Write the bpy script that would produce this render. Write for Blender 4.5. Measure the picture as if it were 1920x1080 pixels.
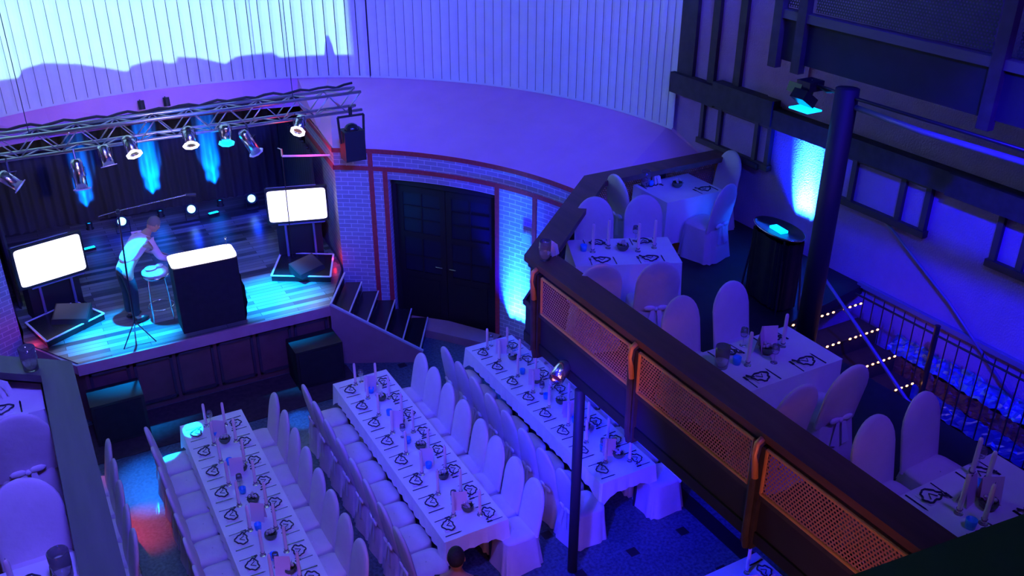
import bpy, math, random
from math import sin, cos, pi, sqrt, atan2, radians as RD
from mathutils import Vector, Matrix
random.seed(7)
for o in list(bpy.data.objects): bpy.data.objects.remove(o)
S = bpy.context.scene
COL = S.collection

# ------------------------------------------------------------------ camera, world, exposure
cd = bpy.data.cameras.new('camera'); cam = bpy.data.objects.new('camera', cd); COL.objects.link(cam)
cd.sensor_width = 36; cd.lens = 36*1733.4/1920; cd.clip_start = .05; cd.clip_end = 200
yaw, pitch, roll = -RD(29.27), .4710, -.0043
cam.matrix_world = Matrix.Translation((0, 0, 7.902)) @ (Matrix.Rotation(yaw, 4, 'Z') @ Matrix.Rotation(pi/2-pitch, 4, 'X') @ Matrix.Rotation(-roll, 4, 'Z'))
S.camera = cam
S.view_settings.view_transform = 'Standard'; S.view_settings.look = 'None'
S.view_settings.gamma = 1; S.view_settings.use_curve_mapping = False
S.view_settings.exposure = 0.0
W = bpy.data.worlds.new('world'); S.world = W; W.use_nodes = True
W.node_tree.nodes['Background'].inputs[0].default_value = (.10, .05, .8, 1)
W.node_tree.nodes['Background'].inputs[1].default_value = .03

def light(name, kind, loc, target, col, power, **k):
    d = bpy.data.lights.new(name, kind); d.color = col; d.energy = power
    for a, v in k.items(): setattr(d, a, v)
    o = bpy.data.objects.new(name, d); COL.objects.link(o); o.location = loc
    if target is not None:
        o.rotation_euler = (Vector(target)-Vector(loc)).to_track_quat('-Z', 'Y').to_euler()
    return o
def spot(name, loc, target, col, power, deg, blend=.6, r=.03):
    return light(name, 'SPOT', loc, target, col, power, spot_size=RD(deg), spot_blend=blend, shadow_soft_size=r)
def area(name, loc, target, col, power, sx, sy):
    return light(name, 'AREA', loc, target, col, power, shape='RECTANGLE', size=sx, size_y=sy)

CYA = (.0, .30, 1)
# hall wash standing in for ceiling lamps, plus added lights hung mid-air
spot('hall wash left', (0.5, 3.6, 9.3), (1.6, 9.4, 0), (.098, .072, 1), 2700, 66, .9, .5)
spot('hall wash right', (-.6, 8.6, 7.4), (5.5, 8.9, .7), (.020, .020, 1), 2300, 42, .9, .4)  # added light in mid-air with no lamp body, reaches the right table
spot('stage front wash', (3.0, 4.6, 9.3), (2.4, 13.6, .8), (.08, .035, 1), 260, 44, .9, .5)
spot('violet wash on the blinds', (2.0, 4.0, 9.2), (1.6, 16.8, 4.4), (.055, .055, 1), 6200, 62, .9, .5)
spot('warm spill on the plaster', (2.0, -1.6, 8.5), (1.3, 16.9, 3.5), (1, .85, .60), 2400, 20, 1, .2)
spot('blue wash on the blinds', (6.0, 4.0, 9.2), (6.6, 15.4, 4.6), (.035, .055, 1), 6000, 60, .9, .5)
spot('balcony wash', (5.4, 1.0, 9.3), (6.6, 6.8, 2.6), (.105, .026, 1), 800, 62, .9, .4)
spot('balcony wash far', (6.6, 4.4, 9.3), (6.9, 8.8, 2.6), (.012, .008, 1), 820, 44, .9, .4)
spot('left balcony wash', (-1.5, 2.0, 9.0), (-.6, 7.0, 2.7), (.06, .02, 1), 120, 60, .9, .4)
spot('right wall wash', (3.5, 3.0, 9.0), (9, 7.0, 4.4), (.012, .010, 1), 850, 66, .9, .4)
spot('blue spot on the right table end', (1.8, 4.6, 4.6), (5.75, 7.3, .6), (.004, .008, 1), 3000, 36, .9, .1)
spot('blue spot on the floor', (4.3, 4.8, 2.45), (5.9, 6.2, 0), (.002, .006, 1), 260, 110, 1, .1)
spot('blue spot high on the right wall', (5.0, 2.5, 7.8), (9, 5.2, 3.2), (.012, .004, 1), 3300, 44, .9, .1)
spot('warm lamp on the balustrade', (2.6, 1.6, 2.9), (4.65, 4.4, 3.3), (1, .32, .20), 48, 62, .9, .08)
spot('warm lamp on the balustrade far', (2.6, 4.4, 3.1), (4.65, 6.6, 3.3), (1, .28, .14), 70, 48, .9, .08)
area('warm fill under the rear gallery', (1.8, .8, 1.55), (2.8, 9, 1.15), (1, .30, .36), 42, 2.4, .3)  # added unseen light that warms the candles and chair backs
area('warm house lamp behind', (-2.5, 1.0, 7.5), (3, 9, 1), (1, .2, .3), 8, 1.0, 1.0)
# stage light
SY, SLZ = 13.42, 3.3
spot('cyan lamp on stage left', (1.2, SY, SLZ), (.85, 13.2, 1.05), CYA, 4200, 46, .9)
spot('cyan lamp on stage right', (2.9, SY, SLZ), (3.1, 13.3, 1.05), CYA, 3600, 46, .9)
spot('blue lamp on stage centre', (2.3, SY, SLZ), (2.5, 15.2, 1.05), (.0, .01, 1), 90, 90, .9)
spot('cyan lamp on the dance floor', (.7, SY, SLZ), (.62, 10.9, 0), (.0, .16, 1), 1500, 17, .9)
spot('red lamp on the dance floor', (-.1, SY, SLZ), (.42, 10.0, 0), (1, .02, .02), 520, 10, .9)
spot('cyan pin spot on the table end', (1.6, SY, SLZ), (1.22, 10.70, .75), (.0, .4, 1), 22000, 3.6, .4)
spot('cyan pin spot beside the table', (1.6, SY, SLZ), (.86, 10.70, .45), (.0, .35, 1), 14000, 4.4, .4)
spot('cyan pin spot beyond the middle table', (2.4, SY, SLZ), (2.80, 11.3, 0), (.0, .16, 1), 1600, 7, .6)

# ------------------------------------------------------------------ materials
def mat(name, col, rough=.7, metal=0, noise=0, nscale=8, bump=0, bscale=20, emit=None, estr=0, trans=0, stretch=None, spec=None):
    m = bpy.data.materials.new(name); m.use_nodes = True
    nt = m.node_tree; b = nt.nodes['Principled BSDF']
    b.inputs['Base Color'].default_value = (*col, 1); b.inputs['Roughness'].default_value = rough
    b.inputs['Metallic'].default_value = metal
    if spec is not None: b.inputs['Specular IOR Level'].default_value = spec
    if trans: b.inputs['Transmission Weight'].default_value = trans
    if emit: b.inputs['Emission Color'].default_value = (*emit, 1); b.inputs['Emission Strength'].default_value = estr
    if noise or bump:
        tc = nt.nodes.new('ShaderNodeTexCoord'); mp = nt.nodes.new('ShaderNodeMapping')
        nt.links.new(tc.outputs['Object'], mp.inputs[0])
        if stretch: mp.inputs['Scale'].default_value = stretch
        if noise:
            n = nt.nodes.new('ShaderNodeTexNoise'); n.inputs['Scale'].default_value = nscale; n.inputs['Detail'].default_value = 4
            nt.links.new(mp.outputs[0], n.inputs['Vector'])
            r = nt.nodes.new('ShaderNodeMapRange'); r.inputs['From Min'].default_value = .3; r.inputs['From Max'].default_value = .7
            r.inputs['To Min'].default_value = 1-noise; r.inputs['To Max'].default_value = 1+noise*.6
            nt.links.new(n.outputs['Fac'], r.inputs['Value'])
            x = nt.nodes.new('ShaderNodeMix'); x.data_type = 'RGBA'; x.blend_type = 'MULTIPLY'; x.inputs['Factor'].default_value = 1
            x.inputs['A'].default_value = (*col, 1)
            nt.links.new(r.outputs['Result'], x.inputs['B']); nt.links.new(x.outputs['Result'], b.inputs['Base Color'])
        if bump:
            n2 = nt.nodes.new('ShaderNodeTexNoise'); n2.inputs['Scale'].default_value = bscale; n2.inputs['Detail'].default_value = 3
            nt.links.new(mp.outputs[0], n2.inputs['Vector'])
            bp = nt.nodes.new('ShaderNodeBump'); bp.inputs['Strength'].default_value = bump; bp.inputs['Distance'].default_value = .02
            nt.links.new(n2.outputs['Fac'], bp.inputs['Height']); nt.links.new(bp.outputs[0], b.inputs['Normal'])
    return m
M = dict(
 cloth=mat('white fabric', (.68, .60, .66), .85, noise=.06, nscale=6, bump=.25, bscale=14),
 sash=mat('organza sash', (.75, .70, .80), .5),
 linen=mat('table linen', (.82, .78, .82), .8, noise=.05, nscale=5),
 plaster=mat('plaster', (.74, .30, .60), .9, noise=.05, nscale=2, bump=.1, bscale=30),
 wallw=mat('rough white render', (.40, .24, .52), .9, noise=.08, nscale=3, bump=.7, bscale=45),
 redbrick=mat('red glazed brick', (.45, .035, .05), .5, noise=.2, nscale=20),
 darkwood=mat('dark stained wood', (.085, .030, .028), .5, noise=.35, nscale=9, stretch=(1, .15, 1)),
 railwood=mat('rail board wood', (.13, .045, .045), .5, noise=.3, nscale=9, stretch=(1, .12, 1)),
 lintel=mat('grey wood rail', (.10, .085, .10), .55, noise=.2, nscale=9, stretch=(1, .12, 1)),
 navy=mat('dark navy panel', (.018, .012, .034), .75, noise=.2, nscale=4),
 beam=mat('dark timber beam', (.045, .03, .045), .7, noise=.3, nscale=8),
 frame=mat('window timber', (.07, .045, .06), .6),
 black=mat('black', (.012, .012, .014), .6), blackgloss=mat('gloss black', (.015, .015, .018), .25),
 blackcloth=mat('black fabric', (.012, .011, .014), .95, noise=.3, nscale=10),
 curtain=mat('black stage curtain', (.05, .05, .06), .95),
 carpet=mat('dark carpet', (.045, .022, .032), .95, noise=.35, nscale=12),
 mezz=mat('balcony floor', (.012, .010, .016), .6, noise=.3, nscale=6),
 chrome=mat('chrome', (.75, .75, .78), .22, 1), alu=mat('truss aluminium', (.55, .5, .62), .32, 1),
 steel=mat('dark steel', (.06, .06, .08), .35, .7),
 rim=mat('painted metal rim', (.75, .32, .12), .45, .3),
 candle=mat('candle wax', (.92, .72, .74), .5), paper=mat('menu card', (.85, .62, .70), .8),
 bluewax=mat('blue glass votive', (.03, .35, .9), .3), bowl=mat('green glass bowl', (.10, .14, .08), .25),
 flower=mat('white blossom', (.7, .62, .6), .8, noise=.3, nscale=40), leaf=mat('dark leaf', (.05, .09, .04), .6),
 ribbon=mat('dark ribbon', (.02, .02, .05), .5), cutlery=mat('cutlery steel', (.12, .12, .18), .25, .9),
 glass=mat('clear glass', (.9, .9, .95), .05, trans=.9), wax=mat('wick', (.03, .03, .03), .9),
 white=mat('white gaffer edge', (.75, .75, .78), .6), nosing=mat('pale step nosing', (.45, .5, .55), .6),
 stagefront=mat('stage front panel', (.13, .05, .055), .7, noise=.2, nscale=5),
 stagetrim=mat('stage trim', (.42, .20, .26), .7, noise=.1, nscale=5),
 mouse=mat('monitor casing', (.015, .015, .02), .4),
 screen=mat('lit screen', (1, 1, 1), .5, emit=(1, .93, 1), estr=1.5), desk=mat('lit desk top', (1, 1, 1), .5, emit=(1, .88, .86), estr=1.5),
 ledw=mat('lit led lamp', (1, 1, 1), .4, emit=(.2, .55, 1), estr=4), ledb=mat('lit blue led lamp', (.2, .5, 1), .4, emit=(.0, .35, 1), estr=5),
 ringbacklit=mat('lamp ring with painted backlight', (1, 1, 1), .4, emit=(1, .93, .85), estr=2.2), ringdim=mat('lamp ring', (.75, .65, .85), .35, .3),  # white ring emission stands in for backlight on the filter frames
 ringcyan=mat('cyan lit lens', (.2, .8, 1), .4, emit=(0, .55, 1), estr=4), lensred=mat('red gel', (.25, .04, .04), .3),
 amber=mat('amber bulb', (1, .5, .2), .4, emit=(1, .38, .13), estr=9),
 skin=mat('skin', (.42, .21, .15), .6), hair=mat('dark hair', (.02, .013, .012), .8, noise=.4, nscale=60),
 hairgrey=mat('short grey hair', (.14, .12, .12), .8), pinkshirt=mat('pale shirt', (.72, .45, .60), .8, noise=.1, nscale=10),
 trousers=mat('dark trousers', (.02, .02, .035), .9), shoe=mat('shoe', (.01, .01, .01), .4),
 foil=mat('crumpled foil', (.12, .25, .9), .3, .7, bump=.6, bscale=12), brown=mat('brown crumpled paper', (.16, .06, .03), .5, noise=.5, nscale=9, bump=.8, bscale=18),
 blind=mat('white vertical blind', (.80, .76, .80), .85, noise=.04, nscale=3), gap=mat('wall behind blinds', (.10, .09, .13), .9),
 doorwood=mat('door wood', (.012, .008, .012), .5), doorglass=mat('door glass', (.010, .010, .03), .4),
 ceil=mat('dark ceiling', (.03, .03, .04), .9), pipe=mat('pale blue handrail', (.16, .17, .30), .4), plate=mat('sign plate', (.4, .6, .7), .5),
 cream=mat('stair side panel', (.30, .16, .20), .8, noise=.1, nscale=4), column=mat('painted column', (.02, .018, .03), .6),
)
def brick_material():
    m = bpy.data.materials.new('glazed brick'); m.use_nodes = True; nt = m.node_tree; b = nt.nodes['Principled BSDF']
    uv = nt.nodes.new('ShaderNodeUVMap'); br = nt.nodes.new('ShaderNodeTexBrick')
    br.inputs['Scale'].default_value = 1; br.inputs['Brick Width'].default_value = .22; br.inputs['Row Height'].default_value = .075
    br.inputs['Mortar Size'].default_value = .006; br.inputs['Mortar Smooth'].default_value = .2
    br.inputs['Color1'].default_value = (.30, .26, .36, 1); br.inputs['Color2'].default_value = (.36, .31, .42, 1); br.inputs['Mortar'].default_value = (.62, .58, .68, 1)
    nt.links.new(uv.outputs[0], br.inputs['Vector']); nt.links.new(br.outputs['Color'], b.inputs['Base Color'])
    bp = nt.nodes.new('ShaderNodeBump'); bp.inputs['Strength'].default_value = .6; bp.inputs['Distance'].default_value = -.01
    nt.links.new(br.outputs['Fac'], bp.inputs['Height']); nt.links.new(bp.outputs[0], b.inputs['Normal'])
    b.inputs['Roughness'].default_value = .45
    return m
M['brick'] = brick_material()
def mesh_material(col=(.42, .17, .16, 1)):
    m = bpy.data.materials.new('perforated metal'); m.use_nodes = True; nt = m.node_tree; b = nt.nodes['Principled BSDF']
    b.inputs['Base Color'].default_value = col; b.inputs['Roughness'].default_value = .5
    uv = nt.nodes.new('ShaderNodeUVMap'); sp = nt.nodes.new('ShaderNodeSeparateXYZ'); nt.links.new(uv.outputs[0], sp.inputs[0])
    def mth(op, a, c=None):
        n = nt.nodes.new('ShaderNodeMath'); n.operation = op
        for i, v in enumerate((a, c)):
            if v is None: continue
            if isinstance(v, (int, float)): n.inputs[i].default_value = v
            else: nt.links.new(v, n.inputs[i])
        return n.outputs[0]
    P = .034
    v = mth('DIVIDE', sp.outputs[1], P*.866); row = mth('FLOOR', v)
    sh = mth('MULTIPLY', mth('MODULO', mth('ABSOLUTE', row), 2), .5)
    u = mth('ADD', mth('DIVIDE', sp.outputs[0], P), sh)
    fu = mth('SUBTRACT', mth('FRACT', u), .5); fv = mth('MULTIPLY', mth('SUBTRACT', mth('FRACT', v), .5), .866)
    d = mth('SQRT', mth('ADD', mth('MULTIPLY', fu, fu), mth('MULTIPLY', fv, fv)))
    hole = mth('LESS_THAN', d, .28)
    tr = nt.nodes.new('ShaderNodeBsdfTransparent'); mx = nt.nodes.new('ShaderNodeMixShader')
    nt.links.new(hole, mx.inputs[0]); nt.links.new(b.outputs[0], mx.inputs[1]); nt.links.new(tr.outputs[0], mx.inputs[2])
    nt.links.new(mx.outputs[0], nt.nodes['Material Output'].inputs['Surface'])
    return m
M['mesh'] = mesh_material(); M['darkmesh'] = mesh_material((.02, .015, .04, 1))
def floor_material():
    m = bpy.data.materials.new('terrazzo'); m.use_nodes = True; nt = m.node_tree; b = nt.nodes['Principled BSDF']
    tc = nt.nodes.new('ShaderNodeTexCoord'); sp = nt.nodes.new('ShaderNodeSeparateXYZ'); nt.links.new(tc.outputs['Object'], sp.inputs[0])
    n = nt.nodes.new('ShaderNodeTexNoise'); n.inputs['Scale'].default_value = 26; n.inputs['Detail'].default_value = 5; nt.links.new(tc.outputs['Object'], n.inputs['Vector'])
    cr = nt.nodes.new('ShaderNodeValToRGB'); cr.color_ramp.elements[0].position = .35; cr.color_ramp.elements[0].color = (.03, .05, .08, 1)
    cr.color_ramp.elements[1].position = .65; cr.color_ramp.elements[1].color = (.085, .13, .18, 1); nt.links.new(n.outputs['Fac'], cr.inputs[0])
    def mth(op, a, c=None):
        k = nt.nodes.new('ShaderNodeMath'); k.operation = op
        for i, v in enumerate((a, c)):
            if v is None: continue
            if isinstance(v, (int, float)): k.inputs[i].default_value = v
            else: nt.links.new(v, k.inputs[i])
        return k.outputs[0]
    def cell(o, off): return mth('ABSOLUTE', mth('SUBTRACT', mth('FRACT', mth('DIVIDE', mth('ADD', o, off), .755)), .5))
    q = mth('MULTIPLY', mth('LESS_THAN', cell(sp.outputs[0], -6.2+.3775+7.55), .085), mth('LESS_THAN', cell(sp.outputs[1], -6.7+.3775+7.55), .085))
    band = mth('MULTIPLY', mth('GREATER_THAN', sp.outputs[0], 6.50), mth('LESS_THAN', sp.outputs[0], 6.72))
    k = mth('MAXIMUM', q, band)
    mx = nt.nodes.new('ShaderNodeMix'); mx.data_type = 'RGBA'; mx.inputs['B'].default_value = (.012, .012, .016, 1)
    nt.links.new(k, mx.inputs['Factor']); nt.links.new(cr.outputs[0], mx.inputs['A']); nt.links.new(mx.outputs['Result'], b.inputs['Base Color'])
    b.inputs['Roughness'].default_value = .38
    return m
M['terrazzo'] = floor_material()
def plank_material():
    m = bpy.data.materials.new('stage planks'); m.use_nodes = True; nt = m.node_tree; b = nt.nodes['Principled BSDF']
    tc = nt.nodes.new('ShaderNodeTexCoord'); br = nt.nodes.new('ShaderNodeTexBrick'); nt.links.new(tc.outputs['Object'], br.inputs['Vector'])
    br.inputs['Scale'].default_value = 1; br.inputs['Brick Width'].default_value = 1.1; br.inputs['Row Height'].default_value = .11; br.inputs['Mortar Size'].default_value = .004
    br.inputs['Color1'].default_value = (.035, .03, .03, 1); br.inputs['Color2'].default_value = (.30, .28, .27, 1); br.inputs['Mortar'].default_value = (.01, .01, .01, 1)
    nt.links.new(br.outputs['Color'], b.inputs['Base Color']); b.inputs['Roughness'].default_value = .3
    return m
M['planks'] = plank_material()

# ------------------------------------------------------------------ mesh builder
class MB:
    def __init__(s): s.v = []; s.f = []; s.uv = {}; s.mi = []
    def add(s, V, F, uvs=None):
        n = len(s.v); s.v += [tuple(a) for a in V]
        for i, f in enumerate(F):
            if uvs: s.uv[len(s.f)] = uvs[i]
            s.f.append(tuple(a+n for a in f))
        return s
    def box(s, a, b, mtx=None):
        (x0, y0, z0), (x1, y1, z1) = a, b
        V = [(x0,y0,z0),(x1,y0,z0),(x1,y1,z0),(x0,y1,z0),(x0,y0,z1),(x1,y0,z1),(x1,y1,z1),(x0,y1,z1)]
        if mtx is not None: V = [tuple(mtx @ Vector(q)) for q in V]
        return s.add(V, [(0,3,2,1),(4,5,6,7),(0,1,5,4),(1,2,6,5),(2,3,7,6),(3,0,4,7)])
    def bar(s, p, q, w, h, up=(0,0,1)):
        p, q = Vector(p), Vector(q); d = (q-p).normalized(); u = Vector(up)
        r = d.cross(u)
        if r.length < 1e-4: r = d.cross(Vector((1,0,0)))
        r.normalize(); u = r.cross(d)
        V = []
        for c in (p, q):
            for a, b_ in ((-1,-1),(1,-1),(1,1),(-1,1)): V.append(c+r*a*w/2+u*b_*h/2)
        return s.add(V, [(3,2,1,0),(4,5,6,7),(0,1,5,4),(1,2,6,5),(2,3,7,6),(3,0,4,7)])
    def tube(s, pts, rad, n=8, cap=True):
        pts = [Vector(p) for p in pts]; rad = rad if isinstance(rad, (list, tuple)) else [rad]*len(pts)
        V = []; F = []; u = None
        for i, p in enumerate(pts):
            d = (pts[min(i+1, len(pts)-1)]-pts[max(i-1, 0)])
            if d.length < 1e-6: d = Vector((0, 0, 1))
            d.normalize()
            if u is None:
                u = d.cross(Vector((0,0,1)))
                if u.length < .05: u = d.cross(Vector((1,0,0)))
            u = (u-d*u.dot(d)).normalized(); w = d.cross(u)
            for k in range(n): a = 2*pi*k/n; V.append(p+(u*cos(a)+w*sin(a))*rad[i])
        for i in range(len(pts)-1):
            for k in range(n): F.append((i*n+k, i*n+(k+1) % n, (i+1)*n+(k+1) % n, (i+1)*n+k))
        if cap: F.append(tuple(range(n-1, -1, -1))); F.append(tuple((len(pts)-1)*n+k for k in range(n)))
        return s.add(V, F)
    def lathe(s, prof, n=16, c=(0,0,0), mtx=None, sx=1, sy=1):
        V = []; F = []
        for r, z in prof:
            for k in range(n): a = 2*pi*k/n; V.append(Vector((c[0]+r*cos(a)*sx, c[1]+r*sin(a)*sy, c[2]+z)))
        if mtx is not None: V = [mtx @ q for q in V]
        for i in range(len(prof)-1):
            for k in range(n): F.append((i*n+k, i*n+(k+1) % n, (i+1)*n+(k+1) % n, (i+1)*n+k))
        return s.add(V, F)
    def ball(s, c, r, n=10, m=7, sc=(1,1,1), mtx=None):
        prof = [(max(1e-4, sin(pi*i/m))*1, -cos(pi*i/m)) for i in range(m+1)]
        V = []; F = []
        for rr, z in prof:
            for k in range(n): a = 2*pi*k/n; V.append(Vector((c[0]+r*rr*cos(a)*sc[0], c[1]+r*rr*sin(a)*sc[1], c[2]+r*z*sc[2])))
        if mtx is not None: V = [mtx @ q for q in V]
        for i in range(m):
            for k in range(n): F.append((i*n+k, i*n+(k+1) % n, (i+1)*n+(k+1) % n, (i+1)*n+k))
        return s.add(V, F)
    def grid(s, fn, nu, nv, closed=False):
        V = [fn(i/nu if not closed else i/nu, j/nv) for j in range(nv+1) for i in range(nu if closed else nu+1)]
        w = nu if closed else nu+1; F = []
        for j in range(nv):
            for i in range(nu): F.append((j*w+i, j*w+(i+1) % w, (j+1)*w+(i+1) % w, (j+1)*w+i))
        return s.add(V, F)
    def prism(s, poly, z0, z1):
        n = len(poly)
        return s.add([(x, y, z0) for x, y in poly]+[(x, y, z1) for x, y in poly],
            [tuple(range(n-1, -1, -1)), tuple(range(n, 2*n))]+[(i, (i+1) % n, n+(i+1) % n, n+i) for i in range(n)])
    def build(s, name, m, parent=None, smooth=False, loc=None, rotz=0, kind=None, label=None):
        me = bpy.data.meshes.new(name); me.from_pydata([tuple(q) for q in s.v], [], s.f)
        if s.uv:
            l = me.uv_layers.new(name='UVMap')
            for fi, uvs in s.uv.items():
                p = me.polygons[fi]
                for k, li in enumerate(p.loop_indices): l.data[li].uv = uvs[k]
        me.materials.append(M[m] if isinstance(m, str) else m)
        if smooth:
            for p in me.polygons: p.use_smooth = True
        me.validate(); me.update()
        o = bpy.data.objects.new(name, me); COL.objects.link(o)
        if parent is not None: o.parent = parent
        if loc is not None: o.location = loc
        if rotz: o.rotation_euler = (0, 0, rotz)
        if kind: o['kind'] = kind
        if label: o['label'] = label
        return o
def tag(o, label, cat, group=None):
    o['label'] = label; o['category'] = cat
    if group: o['group'] = group
    elif 'group' in o: del o['group']
    return o
def thing(name, label, cat, loc=(0,0,0), rotz=0, group=None):
    o = bpy.data.objects.new(name, None); COL.objects.link(o); o.empty_display_size = .1
    o.location = loc; o.rotation_euler = (0, 0, rotz); return tag(o, label, cat, group)
KIDS = {}
def kids(o): return [c for c in o.children]
def dup(root, loc, rotz=0, label=None, cat=None, group=None, parent=None):
    r = root.copy(); COL.objects.link(r); r.location = loc; r.rotation_euler = (0, 0, rotz)
    if parent is not None: r.parent = parent
    if label: r['label'] = label
    if group: r['group'] = group
    for ch in list(root.children):
        c = ch.copy(); COL.objects.link(c); c.parent = r
        for g in list(ch.children):
            d = g.copy(); COL.objects.link(d); d.parent = c
    return r
class Proto:                       # first placement moves the source itself, the next ones are copies
    def __init__(s, o): s.o = o; s.used = False
    def put(s, loc, rotz=0, label=None, group=None):
        if not s.used:
            s.used = True; o = s.o; o.location = loc; o.rotation_euler = (0, 0, rotz)
            if label: o['label'] = label
            if group: o['group'] = group
            return o
        return dup(s.o, loc, rotz, label, None, group)

# ------------------------------------------------------------------ room shell
CX, CY, R = 2.0, 9.6, 5.0                 # curved brick wall
BX, BY, BR = 2.58, 10.78, 6.37            # curved blinds
ZF = 2.64                                 # balcony floor
def cyl(a, z=0, r=R, c=(CX, CY)): return (c[0]+r*cos(RD(a)), c[1]+r*sin(RD(a)), z)
MB().box((-6, -2.5, -.2), (9.2, 19, 0)).build('floor', 'terrazzo', kind='structure')
MB().box((-6, -2.5, 10), (9.2, 19, 10.2)).build('ceiling', 'ceil', kind='structure')
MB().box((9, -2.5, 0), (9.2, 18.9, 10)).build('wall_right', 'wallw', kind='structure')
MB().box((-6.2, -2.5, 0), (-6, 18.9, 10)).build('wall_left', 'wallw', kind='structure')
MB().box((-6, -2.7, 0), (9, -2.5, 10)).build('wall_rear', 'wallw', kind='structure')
# brick wall, with the door opening between 28.3 and 50 degrees
DA, DB = 28.3, 50.2
def curved(a0, a1, z0, z1, r, step=1.5, th=.25, name='wall_front', m='brick'):
    b = MB(); n = max(1, int(abs(a1-a0)/step))
    for i in range(n):
        p, q = a0+(a1-a0)*i/n, a0+(a1-a0)*(i+1)/n
        u0, u1 = RD(p)*r, RD(q)*r
        V = [cyl(p, z0, r), cyl(q, z0, r), cyl(q, z1, r), cyl(p, z1, r), cyl(p, z0, r+th), cyl(q, z0, r+th), cyl(q, z1, r+th), cyl(p, z1, r+th)]
        F = [(0,1,2,3), (5,4,7,6), (3,2,6,7), (1,0,4,5)]; U = [[(u0,z0),(u1,z0),(u1,z1),(u0,z1)]]*2+[[(u0,0),(u1,0),(u1,th),(u0,th)]]*2
        if i == 0: F.append((0,3,7,4)); U.append([(0,z0),(0,z1),(th,z1),(th,z0)])
        if i == n-1: F.append((1,5,6,2)); U.append([(0,z0),(th,z0),(th,z1),(0,z1)])
        b.add(V, F, U)
    return b
bw = curved(1, DA, 0, 3.12, R)
for a0, a1, z0, z1 in ((DA, DB, 2.62, 3.12), (DB, 60.3, 0, 3.12), (120.5, 178, 0, 3.12)):
    c = curved(a0, a1, z0, z1, R); n = len(bw.v); off = len(bw.f)
    bw.v += c.v; bw.f += [tuple(k+n for k in f) for f in c.f]
    for k, u in c.uv.items(): bw.uv[k+off] = u
bw.build('wall_front', 'brick', kind='structure')
def wallbox(b, p, q, z0, z1):      # straight brick piece with uv
    L = (Vector(q)-Vector(p)).length
    b.add([(p[0],p[1],z0),(q[0],q[1],z0),(q[0],q[1],z1),(p[0],p[1],z1)], [(0,1,2,3)], [[(0,z0),(L,z0),(L,z1),(0,z1)]])
c1, c2 = cyl(60.3), cyl(120.5)
for cc, far in ((c1, (4.72, 16.3)), (c2, (-.75, 16.3))):
    jb = MB(); d = Vector((far[0]-cc[0], far[1]-cc[1])).normalized(); nn = Vector((-d.y, d.x))*(.2 if cc is c2 else -.2)
    wallbox(jb, cc[:2], far, 0, 3.12); wallbox(jb, (cc[0]+nn.x, cc[1]+nn.y+.2), (far[0]+nn.x, far[1]), 0, 3.12)
    jb.build('wall_stage_right' if cc is c1 else 'wall_stage_left', 'brick', kind='structure')
# red brick courses and uprights
t = MB()
for z0, z1 in ((3.05, 3.125), (2.755, 2.825)):
    for a0, a1 in ((1, 60.3), (120.5, 178)):
        c = curved(a0, a1, z0, z1, R-.012, th=.03); n = len(t.v); t.v += c.v; t.f += [tuple(k+n for k in f) for f in c.f]
t.build('trim_1', 'redbrick', kind='structure')
t = MB()
for a, z1, z0 in ((53.4, 2.76, 0), (50.7, 2.76, 0), (53.4, 3.05, 2.82), (27.9, 2.76, 0), (19.6, 2.76, 0)):
    c = curved(a-.45, a+.45, z0, z1, R-.012, th=.03); n = len(t.v); t.v += c.v; t.f += [tuple(k+n for k in f) for f in c.f]
t.build('trim_2', 'redbrick', kind='structure')
t = MB()
for z0, z1 in ((3.05, 3.125), (2.75, 2.83)):
    t.bar((c1[0]-.01, c1[1], (z0+z1)/2), (4.70, 16.3, (z0+z1)/2), .03, z1-z0)
t.build('trim_3', 'redbrick', kind='structure')
# plaster slope from the brick top up to the blinds
def plaster():
    lo = [(9.0, 9.95, 3.30), (7.2, 9.95, 3.14)]
    for a in range(4, 61, 4): lo.append(cyl(a, 3.125, R-.005))
    lo.append(cyl(60.3, 3.125, R-.005)); lo += [(4.60, 15.0, 3.125), (4.75, 16.55, 3.125), (3.8, 16.75, 3.125), (2.2, 16.8, 3.125), (.6, 16.7, 3.125), (-.4, 16.5, 3.125), (-1.0, 16.2, 3.125), (-.80, 15.0, 3.125)]
    lo.append(cyl(120.5, 3.125, R-.005))
    for a in range(126, 181, 6): lo.append(cyl(a, 3.125, R-.005))
    n = len(lo); hi = []
    for i in range(n):
        p = lo[i]; a = atan2(p[1]-BY, p[0]-BX)
        if i == 0: q = (9.0, 10.95, 3.6)
        else:
            a = max(a, RD(2.5)) if a > -pi/2 else a
            q = (BX+(BR+.02)*cos(a), BY+(BR+.02)*sin(a), 3.6)
        hi.append(q)
    # keep the upper points in running order
    b = MB(); b.add(lo+hi, [(i, i+1, n+i+1, n+i) for i in range(n-1)])
    # close the triangle at the right wall
    return b
plaster().build('trim_4', 'plaster', kind='structure', smooth=False)
MB().box((7.0, 9.95, 0), (9.0, 10.1, 3.13)).build('wall_balcony_end', 'plaster', kind='structure')
# wall behind the blinds
b = MB()
b.grid(lambda u, v: (BX+(BR+.22)*cos(RD(-8+u*196)), BY+(BR+.22)*sin(RD(-8+u*196)), 3.45+v*6.5), 90, 1)
b.build('wall_back', 'gap', kind='structure')
MB().prism([(-2.2, 16.6), (6.2, 16.6), (6.2, 18.6), (-2.2, 18.6)], 3.2, 3.3).build('ceiling_stage', 'ceil', kind='structure')
MB().box((-2.2, 18.3, 0), (6.2, 18.45, 3.2)).build('wall_stage_rear', 'gap', kind='structure')

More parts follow.
